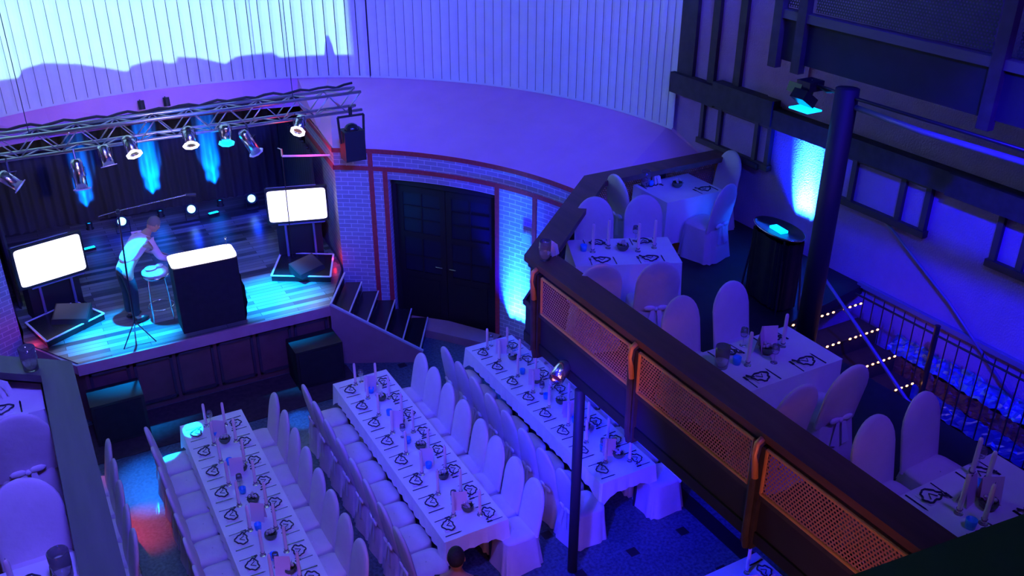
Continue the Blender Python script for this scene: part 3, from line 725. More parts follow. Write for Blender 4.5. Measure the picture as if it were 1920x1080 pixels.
def standing_napkin_proto():
    t = thing('folded_napkin', 'x', 'napkin')
    for k, (a, h) in enumerate(((-.5, .15), (.35, .17), (1.1, .13))):
        m = Matrix.Rotation(a, 4, 'Z'); b = MB()
        V = [Vector(v) for v in ((-.07, 0, 0), (.07, 0, 0), (.055, .02, h*.7), (0, .035, h), (-.06, .02, h*.75), (0, -.04, 0), (0, -.005, h*.9))]
        b.add([m @ v for v in V], [(0, 5, 6, 4), (5, 1, 2, 6), (4, 6, 3), (6, 2, 3)]); b.build('fold', 'linen', t)
    return Proto(t)
nap, knf, frk, cnd, bwl, mnu, vot, gls, vas, snp = (napkin_proto(), knife_proto(), fork_proto(), candle_proto(), bowl_proto(), menu_proto(), votive_proto(), glass_proto(), vase_proto(), standing_napkin_proto())
def setting(x, y, z, rz, who, grp):
    """rz: direction from the guest toward the table centre, local +Y"""
    m = Matrix.Translation((x, y, z)) @ Matrix.Rotation(rz, 4, 'Z')
    def P(a, b_): v = m @ Vector((a, b_, 0)); return (v.x, v.y, v.z)
    nap.put(P(-.01, .0), rz+rnd.uniform(-.1, .1), 'white ribboned napkin at '+who, 'napkins '+grp)
    knf.put(P(.135, -.01), rz+rnd.uniform(-.05, .05), 'steel knife at '+who, 'knives '+grp)
    frk.put(P(-.145, -.01), rz+rnd.uniform(-.05, .05), 'steel fork at '+who, 'forks '+grp)
ZT = .753
for ti, (tn, x0, xl, xr) in enumerate(TABS):
    xc = x0+.40; yc = (TY0+TY1)/2
    make_table('t', 'long banquet table under white linen, the %s' % tn, 'long banquet tables', xc, yc, 0, 3.66, .8, pi/2, 8)
    make_cloth('white tablecloth hanging short over the %s' % tn, 'long tablecloths', xc, yc, 0, 3.66, .8, pi/2, .21, .16, seed=ti)
    for k in range(8):
        y = 10.56-.452*k
        setting(x0+.15, y, ZT, -pi/2, 'the %s left place of the %s' % (ORD[k], tn), 'along the long tables')
        setting(x0+.65, y, ZT, pi/2, 'the %s right place of the %s' % (ORD[k], tn), 'along the long tables')
        for sx, nm in ((-.12, 'left'), (.14, 'right')):
            cnd.put((xc+sx+rnd.uniform(-.02, .02), y+(.13 if sx < 0 else .02)+rnd.uniform(-.04, .04), ZT), 0, 'pale taper candle, %s from the stage in the %s row on the %s' % (ORD[k], nm, tn), 'candles on the long tables')
    for k in range(4):
        y = 10.42-.93*k
        mnu.put((xc+.01, y+rnd.uniform(-.05, .05), ZT), rnd.uniform(-.25, .25)-.5, 'pink tinted menu card, %s from the stage on the %s' % (ORD[k], tn), 'menu cards on the long tables')
    for k in range(5):
        y = 10.18-.66*k
        bwl.put((xc+.05+rnd.uniform(-.03, .03), y+rnd.uniform(-.05, .05), ZT), rnd.uniform(0, 6), 'small flower bowl, %s from the stage on the %s' % (ORD[k], tn), 'flower bowls on the long tables')
        vot.put((xc-.02+rnd.uniform(-.03, .03), y+.26+rnd.uniform(-.06, .06), ZT), 0, 'blue votive glass, %s from the stage on the %s' % (ORD[k], tn), 'blue votives on the long tables')
    for k in range(3):
        gls.put((xc-.03, 10.72-1.5*k, ZT), 0, 'clear wine glass, %s from the stage on the %s' % (ORD[k], tn), 'wine glasses on the long tables')
# fourth table end at the bottom edge
make_table('t', 'long banquet table at the bottom edge of the picture', 'long banquet tables', 5.70, 4.1, 0, 2.6, .8, pi/2)
make_cloth('blue lit white tablecloth at the bottom edge, right of centre', 'long tablecloths', 5.70, 4.1, 0, 2.6, .8, pi/2, .21, .16, seed=9)
for k in range(2):
    setting(5.42, 5.15-.45*k, ZT, -pi/2, 'the %s left place of the table at the bottom edge' % ORD[k], 'of the bottom edge table'); setting(5.98, 5.15-.45*k, ZT, pi/2, 'the %s right place of the table at the bottom edge' % ORD[k], 'of the bottom edge table')
cnd.put((5.80, 5.22, ZT), 0, 'pale taper candle on the far end of the table at the bottom edge', 'candles of the bottom edge table'); mnu.put((5.62, 5.0, ZT), -.4, 'menu card on the table at the bottom edge', None)

# balcony tables: (name, centre, length, width, rotation)
MT = [('corner balcony table', 7.80, 9.28, .95, .76, 0), ('balcony table by the rail bend', 5.93, 7.93, 1.22, .72, -.42), ('balcony table before the stairs', 5.72, 5.32, 1.22, .72, 0), ('nearest balcony table', 5.66, 2.98, 1.26, .72, 0)]
for i, (tn, x, y, L, Wd, rz) in enumerate(MT):
    make_table('t', 'table under a long white cloth, the %s' % tn, 'balcony tables', x, y, ZF, L, Wd, rz)
    make_cloth('long white tablecloth on the %s' % tn, 'balcony tablecloths', x, y, ZF, L, Wd, rz, .62, .04, .02, seed=20+i)
    m = Matrix.Translation((x, y, ZF+ZT)) @ Matrix.Rotation(rz, 4, 'Z')
    def P(a, b_): v = m @ Vector((a, b_, 0)); return (v.x, v.y, v.z)
    for sx, nx in ((-.28, 'left'), (.28, 'right')):
        if i > 0 or sx < 0:
            q = P(sx, .24); setting(q[0], q[1], q[2], rz+pi, 'the far %s place of the %s' % (nx, tn), 'on the balcony')
        q = P(sx, -.24)
        if i > 0 or sx > 0: setting(q[0], q[1], q[2], rz, 'the near %s place of the %s' % (nx, tn), 'on the balcony')
cs = [
 (7.10, 9.35, -pi/2, 'white covered chair left of the corner balcony table'), (8.50, 9.36, pi/2, 'white covered chair against the wall, right of the corner balcony table'),
 (7.80, 8.66, .25, 'white covered chair with its back to us at the corner balcony table'),
 (5.97, 8.54, pi-.42, 'white covered chair, far left seat at the table by the rail bend'), (6.54, 8.30, pi-.42, 'white covered chair, far right seat at the table by the rail bend'),
 (5.22, 7.46, -.42, 'white covered chair, near left seat at the table by the rail bend'), (5.80, 7.21, -.42, 'white covered chair, near right seat at the table by the rail bend'),
 (5.36, 5.89, pi, 'white covered chair, far left seat at the table before the stairs'), (6.02, 5.90, pi, 'white covered chair, far right seat at the table before the stairs'),
 (5.26, 4.75, 0, 'white covered chair, near left seat at the table before the stairs'), (5.88, 4.76, 0, 'white covered chair, near right seat at the table before the stairs'),
 (5.42, 3.54, pi, 'white covered chair, far left seat at the nearest balcony table'), (6.04, 3.58, pi, 'white covered chair, far right seat at the nearest balcony table'),
]
for x, y, rz, lb in cs: put_chair(x, y, ZF, rz, lb, 'chairs on the right balcony', .06)
def on(i, a, b_):
    tn, x, y, L, Wd, rz = MT[i]; v = Matrix.Translation((x, y, ZF+ZT)) @ Matrix.Rotation(rz, 4, 'Z') @ Vector((a, b_, 0)); return (v.x, v.y, v.z)
G = 'candles on the balcony tables'
for i, a, b_, w in ((1, -.36, .0, 'far left'), (1, -.16, .10, 'second from the left'), (1, .17, -.02, 'third from the left'), (1, .38, .06, 'far right')): cnd.put(on(i, a, b_), 0, 'pale taper candle, %s on the table by the rail bend' % w, G)
for i, a, b_, w in ((2, -.25, -.02, 'left'), (2, .28, .08, 'right')): cnd.put(on(i, a, b_), 0, 'tall pale taper candle on the %s of the table before the stairs' % w, G)
for i, a, b_, w in ((3, -.24, .02, 'far left'), (3, -.18, -.14, 'near left'), (3, .22, .26, 'far right'), (3, .16, .10, 'middle right')): cnd.put(on(i, a, b_), 0, 'pale taper candle, %s on the nearest balcony table' % w, G)
for i, a, b_ in ((0, .0, .02), (1, .0, .03), (2, .06, .06), (3, .0, -.04)): bwl.put(on(i, a, b_), i, 'flower bowl on the %s' % MT[i][0], 'flower bowls on the balcony')
for i, a, b_ in ((0, -.30, .22), (1, -.46, .05), (2, -.32, .05), (3, -.30, -.12), (3, .12, .14)): vot.put(on(i, a, b_), 0, 'blue votive glass on the %s%s' % (MT[i][0], '' if i != 3 else (', left one' if a < 0 else ', right one')), 'blue votives on the balcony')
for i, a, b_, r_ in ((2, .02, .12, .6), (2, .14, .14, -.4), (3, -.08, .08, .2), (3, .05, .0, -.5)): mnu.put(on(i, a, b_), r_, 'menu card, %s one on the %s' % ('left' if r_ > 0 else 'right', MT[i][0]), 'menu cards on the balcony')
vas.put((4.78, 7.80, 3.60), 0, 'tall clear glass on the corner of the balcony rail board', 'tall glasses'); snp.put((4.93, 7.86, 3.60), .4, 'white folded napkin standing on the rail board beside a tall glass', 'standing napkins')
vas.put(on(0, -.36, .26), 0, 'tall clear glass on the corner balcony table', 'tall glasses'); snp.put(on(0, -.18, .24), .2, 'white folded napkin standing on the corner balcony table', 'standing napkins')
spot('warm patch beyond the far rail', (8.0, 9.2, 2.9), (8.5, 9.95, 3.15), (1, .3, .2), 7, 60)
vas.put(on(2, -.48, .08), 0, 'tall clear glass on the left of the table before the stairs', 'tall glasses')
vas.put((-.30, 8.02, 3.60), 0, 'tall clear glass on the end of the left balcony rail', 'tall glasses')
for i, a, b_ in ((1, .20, .28), (2, -.04, .28), (2, .0, -.1), (3, .35, .30)): gls.put(on(i, a, b_), 0, 'clear wine glass on the %s%s' % (MT[i][0], '' if i != 2 else (', far one' if b_ > 0 else ', near one')), 'wine glasses on the balcony')
# left balcony
make_table('t', 'table under a long white cloth, far one on the left balcony', 'balcony tables', -.90, 8.05, ZF, 1.26, .78, 0); make_cloth('long white tablecloth on the far table of the left balcony', 'balcony tablecloths', -.90, 8.05, ZF, 1.26, .78, 0, .62, .04, .02, seed=40)
make_table('t', 'table under a long white cloth at the bottom left corner', 'balcony tables', -.88, 5.30, ZF, 1.26, .78, 0); make_cloth('long white tablecloth on the bottom left corner table', 'balcony tablecloths', -.88, 5.30, ZF, 1.26, .78, 0, .62, .04, .02, seed=41)
put_chair(-.50, 7.42, ZF, .08, 'white covered chair with a bow, back to us, on the left balcony', 'chairs on the left balcony'); put_chair(-.50, 5.91, ZF, pi, 'white covered chair facing us at the bottom left corner table', 'chairs on the left balcony')
setting(-.58, 7.80, ZF+ZT, 0, 'the near right place of the far left balcony table', 'on the balcony'); setting(-.56, 5.50, ZF+ZT, pi, 'the far right place of the bottom left corner table', 'on the balcony')
snp.put((-.55, 8.05, ZF+ZT), .9, 'white folded napkin standing on the far left balcony table', 'standing napkins')
cnd.put((-.62, 5.36, ZF+ZT), 0, 'pale taper candle on the bottom left corner table', G); vas.put((-.34, 5.46, ZF+ZT), 0, 'clear glass on the bottom left corner table', 'tall glasses')

# ------------------------------------------------------------------ stage things
# curtain
def curtain(label, x0, x1, y, z0, z1, amp=.035, per=.17, name='stage_curtain'):
    b = MB(); n = int((x1-x0)/per*8)
    b.grid(lambda u, v: (x0+(x1-x0)*u, y+amp*sin(2*pi*(x1-x0)*u/per)+.03*sin(u*37), z0+(z1-z0)*v), n, 2)
    return tag(b.build(name, 'curtain', smooth=True), label, 'curtain')
def side_curtain(label, p, q, z1):
    b = MB(); p, q = Vector(p), Vector(q); d = q-p; nn = Vector((-d.y, d.x)).normalized(); n = int(d.length/.19*8)
    b.grid(lambda u, v: ((p+d*u+nn*.035*sin(2*pi*u*d.length/.19)).x, (p+d*u+nn*.035*sin(2*pi*u*d.length/.19)).y, SZ+.01+(z1-SZ)*v), n, 2)
    return tag(b.build('stage_curtain', 'curtain', smooth=True), label, 'curtain')
side_curtain('black side curtain hanging along the right inner wall of the stage', (4.42, 14.95), (4.64, 17.8), 2.74)
side_curtain('black side curtain hanging along the left inner wall of the stage', (-.46, 14.75), (-.66, 17.8), 2.74)
curtain('black pleated curtain across the back of the stage, lit by blue lamps', -.9, 4.75, 18.0, SZ+.005, 3.17)
for nm, x in (('left', .88), ('middle', 2.15), ('right', 3.28)):
    dx = .0 if nm != 'left' else .06
    u = thing('floor_uplight', 'small black floor uplight at the foot of the curtain, %s one' % nm, 'lamp', (x, 17.62, SZ), 0, 'uplights at the curtain')
    MB().lathe([(.07, 0), (.07, .02), (.05, .03), (.06, .13), (.05, .13), (.045, .06), (.001, .06)], 12).build('housing', 'black', u, smooth=True)
    MB().lathe([(.001, .10), (.048, .10)], 12).build('lens', 'ledb', u)
    for aim, cone, f in ((.46, 34, .40), (.74, 32, 1.0), (1.20, 20, 1.1)):
        spot('uplight beam %s' % nm, (x, 17.64, SZ+.17), (x+dx, 17.97, SZ+aim), (.0, .15, 1), f*{'left': 1300, 'middle': 3600, 'right': 2600}[nm], cone, 1, .02)
for nm, x, y in (('left', 1.40, 17.1), ('middle', 2.64, 17.1), ('right', 3.78, 17.1)):
    l = thing('led_par', 'round blue led lamp shining at the hall, %s of the three' % nm, 'lamp', (x, y, SZ), 0, 'led lamps at the back of the stage')
    z = .24
    mt = Matrix.Translation((0, 0, z)) @ Matrix.Rotation(RD(70), 4, 'X')
    MB().lathe([(.001, -.14), (.09, -.14), (.11, -.02), (.11, .02), (.095, .02), (.09, .0)], 16, mtx=mt).build('housing', 'black', l, smooth=True)
    MB().lathe([(.001, .005), (.075, .005)], 16, mtx=mt).build('lens', 'ledw', l)
    MB().tube([(-.12, 0, z), (-.12, .0, .02), (.12, 0, .02), (.12, 0, z)], .01, 6).build('yoke', 'black', l)
    light('led glow %s' % nm, 'POINT', (x, y-.25, SZ+z+.05), None, (.0, .03, 1), 6, shadow_soft_size=.05)
for nm, x, y in (('left', .75, 16.6), ('right', 3.05, 17.2)):
    l = thing('led_bar', 'small flat cyan lamp on the stage floor, %s one' % nm, 'lamp', (x, y, SZ), .2, 'flat cyan floor lamps')
    MB().box((-.10, -.04, 0), (.10, .04, .05)).build('housing', 'black', l); MB().box((-.09, -.035, .05), (.09, .035, .056)).build('lens', 'ringcyan', l)

def monitor(label, x, y, z, rz, w, h, foot):
    t = thing('monitor', label, 'screen', (x, y, SZ), rz, 'screens on the stage')
    z0 = z-SZ
    MB().box((-w/2-.03, -.03, z0-h/2-.035), (w/2+.03, .04, z0+h/2+.03)).build('casing', 'mouse', t)
    b = MB(); n = 16; V = []
    for i in range(28):
        a = 2*pi*i/28; c_, s_ = cos(a), sin(a)
        V.append((w/2*math.copysign(abs(c_)**.13, c_), -.034, z0+h/2*math.copysign(abs(s_)**.13, s_)))
    b.add(V, [tuple(range(28))]); b.build('screen', 'screen', t)
    for sx in (-.27, .27): MB().tube([(sx*w*.9, 0, .02), (sx*w*.9, 0, z0-h/2)], .02, 8).build('leg', 'pipe', t)
    MB().box((-w*.42, -.16, 0), (w*.42, .16, .02)).build('base_plate', 'black', t)
    MB().box((-w*.36, -.038, z0-h/2-.065), (w*.45, -.0, z0-h/2-.045)).build('light_bar', 'ringcyan' if False else 'pipe', t)
    MB().box((-w*.5, .0, z0+h/2+.035), (w*.35, .03, z0+h/2+.045)).build('top_cable', 'pipe', t)
    MB().box((-w*.40, .06, .0), (w*.38, .36, z0-h/2-.02)).build('cabinet', 'black', t, label='black cabinet behind the legs')
    return t
monitor('white glowing flat screen on a stand, right side of the stage', 3.93, 14.42, 2.08, -.28, .96, .56, 0)
monitor('white glowing flat screen on a stand, left side of the stage', .08, 14.30, 1.97, .28, .96, .60, 0)
spot('screen light right', (4.0, 14.3, 2.1), (3.8, 12, 1.6), (1, .9, 1), 4, 120)
def riser(label, cs, h=.10):
    t = thing('low_riser', label, 'platform', (0, 0, SZ), 0, 'white edged risers')
    MB().prism(cs, 0, h).build('deck', 'blackgloss', t); b = MB()
    for i in range(4): p, q = cs[i], cs[(i+1) % 4]; b.bar((*p, h+.002), (*q, h+.002), .03, .012)
    b.build('edge_tape', 'white', t)
riser('low black riser with white taped edges below the right screen', [(3.22, 13.86), (3.62, 14.66), (4.40, 14.18), (4.06, 13.36)])
riser('low black riser with white taped edges below the left screen', [(-.22, 13.30), (.62, 13.80), (.28, 14.45), (-.44, 14.06)])
for nm, x, y, rz in (('right', 3.80, 13.72, .45), ('left', .18, 13.82, -.45)):
    t = thing('floor_monitor', 'black wedge stage monitor lying on the %s riser' % nm, 'loudspeaker', (x, y, SZ+.10), rz, 'wedge monitors')
    MB().add([(-.26, -.14, 0), (.26, -.14, 0), (.26, .16, 0), (-.26, .16, 0), (-.26, -.10, .06), (.26, -.10, .06), (.26, .16, .20), (-.26, .16, .20)], [(0,3,2,1),(4,5,6,7),(0,1,5,4),(1,2,6,5),(2,3,7,6),(3,0,4,7)]).build('cabinet', 'black', t)
    MB().add([(-.24, -.098, .066), (.24, -.098, .066), (.24, .15, .20), (-.24, .15, .20)], [(0,1,2,3)]).build('grille', 'steel', t)
light('red indicator lamp right', 'POINT', (4.34, 13.98, 1.16), None, (1, .02, .03), 1.2, shadow_soft_size=.02)
light('red indicator lamp left', 'POINT', (-.38, 13.5, 1.14), None, (1, .02, .03), .9, shadow_soft_size=.02)
light('red light on the track', 'POINT', (4.15, 14.05, 3.05), None, (1, .02, .03), 5, shadow_soft_size=.02)  # added unseen light that turns the curtain track red
t = thing('curtain_track', 'thin track lit red beside the brick jamb, right of the stage', 'rail', (0, 0, 0))
MB().tube([(3.75, 14.35, 2.98), (4.50, 14.2, 2.92)], .018, 8).build('bar', 'white', t); MB().tube([(3.75, 14.35, 2.98), (3.75, 14.35, 3.10), (3.70, 14.38, 3.12)], .018, 6).build('bracket', 'chrome', t)
MB().tube([(3.75, 14.35, 2.98), (3.75, 14.4, SZ)], .008, 6).build('cord', 'black', t)

# lectern desk with glowing top
t = thing('dj_desk', 'tall black desk with a glowing white top at the stage front', 'desk', (2.04, 12.86, SZ), 0)
MB().box((-.46, -.10, 0), (.46, .30, 1.05)).build('cabinet', 'blackcloth', t)
b = MB(); V = []
for i in range(32):
    a = 2*pi*i/32; c_, s_ = cos(a), sin(a); V.append((.47*math.copysign(abs(c_)**.25, c_), .10+.21*math.copysign(abs(s_)**.25, s_), 0))
zt = lambda y: 1.06+(y+.15)*.06
b.add([(x, y, zt(y)) for x, y, _ in V]+[(x, y, zt(y)+.03) for x, y, _ in V], [tuple(range(31, -1, -1)), tuple(range(32, 64))]+[(i, (i+1) % 32, 32+(i+1) % 32, 32+i) for i in range(32)]).build('glowing_top', 'desk', t)
MB().grid(lambda u, v: (.47+.05*sin(pi*v)+.01*sin(20*v), -.08+.36*u, .75*v), 6, 8).build('side_drape', 'blackcloth', t)
mc = thing('desk_microphone', 'tiny microphone at the back right corner of the glowing desk', 'microphone', (2.44, 13.12, SZ+1.12)); MB().tube([(0, 0, 0), (0, 0, .10)], .005, 6).build('stem', 'steel', mc); MB().ball((0, 0, .11), .02, 8, 5).build('head', 'chrome', mc)
# stool / small drum table
t = thing('bar_stool', 'tall round chrome stool with a pale seat, left of the desk', 'stool', (1.41, 13.42, SZ), .3); t.scale = (1, 1, 1.10)
MB().lathe([(.001, .68), (.17, .68), (.19, .70), (.19, .73), (.17, .75), (.001, .755)], 20).build('seat', 'cloth', t, smooth=True)
MB().lathe([(.185, .655), (.195, .66), (.195, .68), (.185, .685)], 20).build('seat_ring', 'chrome', t, smooth=True)
for k in range(4): a = k*pi/2+.4; MB().tube([(.15*cos(a), .15*sin(a), .67), (.21*cos(a), .21*sin(a), 0)], .011, 6).build('leg', 'chrome', t)
MB().lathe([(.188, .20), (.196, .205), (.188, .21), (.180, .205), (.188, .20)], 20).build('foot_ring', 'chrome', t, smooth=True)
t2 = thing('crumpled_towel', 'pale crumpled towel lying on the round stool', 'towel', (1.41, 13.42, SZ+.83)); MB().ball((-.05, 0, .025), .09, 9, 6, (1, .8, .3)).ball((.08, .03, .03), .06, 8, 5, (1, .7, .5)).build('fold', 'cloth', t2, smooth=True)
# microphone stand
t = thing('microphone_stand', 'tall microphone stand with a long horizontal boom', 'microphone stand', (.95, 12.86, SZ))
MB().tube([(0, 0, .30), (.03, .0, 1.1), (.08, .02, 2.02)], .013, 8).build('pole', 'steel', t)
for k in range(3): a = 2*pi*k/3-.5; MB().tube([(0, 0, .34), (.26*cos(a), .26*sin(a), .0)], .009, 6).build('leg', 'steel', t)
MB().tube([(-.18, -.04, 2.02), (.08, .02, 2.03), (1.02, .20, 2.03)], .009, 8).build('boom', 'chrome', t)
MB().ball((.08, .02, 2.02), .035, 8, 5).build('clutch', 'steel', t); MB().tube([(1.02, .20, 2.03), (1.16, .22, 2.00)], [.018, .026], 8).build('microphone', 'steel', t)
# loudspeakers in front of the stage
for nm, x, w, y in (('left', .46, .70, 12.25), ('right', 3.38, .74, 12.30)):
    t = thing('subwoofer', 'big black loudspeaker box on the floor before the stage, %s one' % nm, 'loudspeaker', (x, y, .012), 0, 'floor loudspeakers')
    MB().box((-w/2, -.25, 0), (w/2, .25, .66)).build('cabinet', 'black', t); MB().box((-w/2+.04, -.262, .04), (w/2-.04, -.25, .62)).build('grille', 'blackcloth', t)

# truss
t = thing('lighting_truss', 'long aluminium lighting truss hung above the stage front', 'truss', (0, 13.75, 3.72))
X0, X1 = -.75, 4.95
ch = MB()
for y in (0, .29):
    for z in (0.02, .31): ch.tube([(X0, y, z), (X1, y, z)], .025, 8)
ch.build('chord', 'alu', t, smooth=True)
br = MB(); n = 22
for i in range(n):
    a = X0+(X1-X0)*i/n; c_ = X0+(X1-X0)*(i+1)/n; zz = (.02, .31) if i % 2 else (.31, .02); yy = (0, .29) if i % 2 else (.29, 0)
    for y in (0, .29): br.tube([(a, y, zz[0]), (c_, y, zz[1])], .010, 6)
    br.tube([(a, yy[0], .02), (c_, yy[1], .02)], .010, 6); br.tube([(a, yy[0], .31), (c_, yy[1], .31)], .010, 6)
br.build('brace', 'alu', t, smooth=True)
for x in (.2, 3.9): MB().tube([(x, .145, .31), (x, .145, 6.2)], .006, 6).build('hanging_cable', 'steel', t)
tag(MB().tube([(X0+(X1-X0)*k/40, 14.10+.03*sin(k*1.3), 4.07+.02*sin(k*2.1)) for k in range(41)], .02, 6).build('cable_run', 'black', smooth=True), 'black cable bundle lying along the top of the truss', 'cable')
# par cans on the truss
def par_can(label, x, dz, tilt, az, ring, lens, s=1.0, L=.28, y=13.62):
    zt_ = 3.74
    t = thing('par_can', label, 'stage light', (x, y, zt_), 0, 'lamps on the truss')
    c0 = Vector((0, 0, -dz))
    mt = Matrix.Translation(c0) @ Matrix.Rotation(az, 4, 'Z') @ Matrix.Rotation(tilt, 4, 'X')     # local -Z is the beam
    MB().lathe([(.001, L*.62), (.055*s, L*.62), (.082*s, L*.5), (.082*s, -L*.42), (.078*s, -L*.42), (.072*s, -L*.2)], 16, mtx=mt).build('can', 'chrome', t, smooth=True)
    f = MB(); n = 8
    f.lathe([(.074*s, -L*.42), (.118*s, -L*.42), (.118*s, -L*.46), (.074*s, -L*.46), (.074*s, -L*.42)], n, mtx=mt).build('filter_frame', ring, t)
    MB().lathe([(.001, -L*.30), (.076*s, -L*.30)], 16, mtx=mt).build('lens', lens, t)
    MB().tube([mt @ Vector((-.09*s, 0, 0)), c0+Vector((-.09*s, 0, .13)), c0+Vector((.09*s, 0, .13)), mt @ Vector((.09*s, 0, 0))], .008, 6).build('yoke', 'steel', t)
    MB().tube([c0+Vector((0, 0, .12)), (0, .1, .03)], .014, 6).build('clamp', 'steel', t)
par_can('silver stage lamp at the left end of the truss, blue lens', -.15, .26, RD(-50), RD(70), 'ringdim', 'ledb')
par_can('chrome stage lamp hanging lowest below the truss on the left', .69, .34, RD(-12), 0, 'ringdim', 'lensred', 1.0, .40)
par_can('unlit oval lamp frame second from the left under the truss', 1.08, .12, RD(-20), .3, 'ringdim', 'steel')
par_can('stage lamp with a bright backlit white ring, left one of two', 1.43, .03, RD(-48), .2, 'ringbacklit', 'steel')
par_can('stage lamp with a bright backlit white ring, right one of two', 2.24, .02, RD(-45), -.1, 'ringbacklit', 'steel')
par_can('stage lamp with a glowing cyan lens under the truss', 2.76, .06, RD(10), 0, 'ringcyan', 'ringcyan')
par_can('chrome stage lamp tilted right with a red reflection', 3.10, .24, RD(-26), RD(90), 'ringdim', 'lensred', 1.0, .38)
bpy.data.objects[-1] if False else None
par_can('stage lamp with a white octagonal frame at the right end of the truss', 3.88, .07, RD(-60), RD(-35), 'ringbacklit', 'lensred')
# black lamp in a frame at the truss end
t = thing('hanging_spotlight', 'big black spotlight hanging in a square frame at the truss end', 'stage light', (4.65, 13.45, 3.76))
f = MB()
for p, q in (((-.21, 0, 0), (.21, 0, 0)), ((-.21, 0, 0), (-.19, 0, -.42)), ((.21, 0, 0), (.19, 0, -.42))): f.bar(p, q, .03, .03, (0, 1, 0))
f.build('frame', 'black', t); MB().box((-.165, -.13, -.70), (.165, .13, -.22)).build('housing', 'black', t)
MB().ball((0, 0, -.22), .12, 12, 8, (1, .9, .85)).build('head', 'blackgloss', t, smooth=True); MB().tube([(0, 0, .14), (0, 0, 0)], .03, 8).build('clamp', 'black', t); MB().ball((0, -.115, -.26), .014, 6, 4).build('lens', 'chrome', t)
# two small black spots on the plaster
for nm, x in (('left', 2.06), ('right', 2.48)):
    t = thing('wall_spotlight', 'small black spotlight sticking out above the truss, %s one' % nm, 'lamp', (x, 16.82, 3.50), 0, 'small spots above the truss')
    MB().tube([(0, .12, 0), (0, 0, -.02)], .012, 6).build('arm', 'black', t); MB().tube([(0, 0, .02), (0, -.03, -.13)], .055, 10).build('can', 'black', t)
# lamp cluster on the bar, par can under the balcony
t = thing('floodlight_cluster', 'cluster of dark floodlights at the end of the lighting bar', 'stage light', (7.17, 6.62, 5.50))
for k, (dy, dz) in enumerate(((0, 0), (.10, -.07), (-.02, -.15))):
    MB().box((-.11, dy-.09, dz-.05), (.09, dy+.09, dz+.05), Matrix.Rotation(.3*k, 4, 'Y')).build('lamp_head', 'blackgloss', t)
MB().box((-.14, -.14, -.25), (.06, .12, -.235)).build('lens', 'ledb', t, label='blue shining lens'); MB().tube([(0, 0, .04), (0, -.22, -.02), (0, -.3, .0)], .014, 6).build('arm', 'steel', t)
t = thing('par_can', 'chrome lamp clamped under the balcony edge beside the black post', 'stage light', (4.55, 7.06, 2.62))
mt = Matrix.Rotation(RD(65), 4, 'Y') @ Matrix.Rotation(RD(-25), 4, 'X')
MB().lathe([(.001, .14), (.06, .14), (.085, .10), (.085, -.10), (.078, -.10), (.07, .0)], 16, mtx=mt).build('can', 'chrome', t, smooth=True)
MB().lathe([(.001, -.06), (.078, -.06)], 16, mtx=mt).build('lens', 'lensred', t); MB().tube([(0, 0, 0), (.08, 0, .02), (.12, 0, .02)], .014, 6).build('clamp', 'steel', t)
# uplights on the brick and on the right wall
a = 23.2; p = cyl(a, 0, R-.20)
t = thing('floor_uplight', 'floor lamp throwing cyan light up the brick wall beside the door', 'lamp', (p[0], p[1], 0), RD(a))
MB().box((-.07, -.12, 0), (.07, .12, .06)).build('base', 'black', t); MB().lathe([(.001, .06), (.07, .06), (.08, .22), (.065, .22), (.06, .16)], 14).build('housing', 'black', t, smooth=True); MB().lathe([(.001, .20), (.064, .20)], 14).build('lens', 'ledw', t)
for k in (-1.4, 0, 1.4):
    pk = cyl(a+k, .26, R-.17); spot('brick uplight beam', pk, cyl(a+k, 1.0, R+.02), (.012, .18, 1), 2600, 34, 1, .03)
spot('brick uplight spill', (p[0]-.12, p[1]-.05, .26), cyl(24, 1.9, R), (.0, .0, 1), 1700, 64, .8, .05)
s_ = MB().box((-.005, -.09, 0), (.005, .09, .12)).build('wall_sign', 'plate', loc=cyl(21.2, 1.98, R-.02), rotz=RD(21.2)); tag(s_, 'small pale sign plate on the brick wall above the cyan light', 'sign')
t = thing('lamp_stand', 'tall black draped stand with a shiny oval tray in front of the right wall', 'stand', (7.66, 7.22, ZF), -.12)
for sx, sy in ((-.15, -.32), (.15, -.32), (-.15, .32), (.15, .32)): MB().tube([(sx*1.15, sy*1.1, 0), (sx*.8, sy*.85, .92)], .014, 6).build('leg', 'steel', t)
MB().grid(lambda u, v: ((.17+.012*sin(u*2*pi*22))*math.copysign(abs(cos(2*pi*u))**.5, cos(2*pi*u)), (.33+.012*sin(u*2*pi*22))*math.copysign(abs(sin(2*pi*u))**.5, sin(2*pi*u)), .03+.85*v), 130, 2, closed=True).build('drape', 'blackcloth', t, smooth=True)
MB().lathe([(.001, .91), (.90, .91), (.95, .93), (1.0, .955), (.96, .955), (.90, .925), (.001, .92)], 28, sx=.21, sy=.40).build('tray', 'steel', t, smooth=True)
MB().lathe([(.97, .950), (1.0, .957), (1.03, .950), (1.0, .943), (.97, .950)], 28, sx=.21, sy=.40).build('tray_rim', 'chrome', t, smooth=True)
MB().box((-.05, -.10, .925), (.05, .12, .95)).build('tray_lamp', 'ledb', t)
u = thing('led_par', 'floor lamp behind the tray stand throwing cyan light up the right wall', 'lamp', (8.82, 8.13, ZF)); MB().lathe([(.001, 0), (.06, 0), (.07, .10), (.055, .10), (.05, .06)], 14).build('housing', 'black', u, smooth=True); MB().lathe([(.001, .085), (.055, .085)], 14).build('lens', 'ledw', u)
for k in range(4):
    spot('wall uplight beam', (8.80, 7.96+.08*k, ZF+.16), (9.0, 7.98+.08*k, ZF+.90), (.014, .20, 1), 4600, 26, 1, .03)
spot('wall uplight spill', (8.7, 8.1, ZF+.3), (9.0, 8.2, ZF+1.5), (.0, .01, 1), 420, 80, .9, .05)
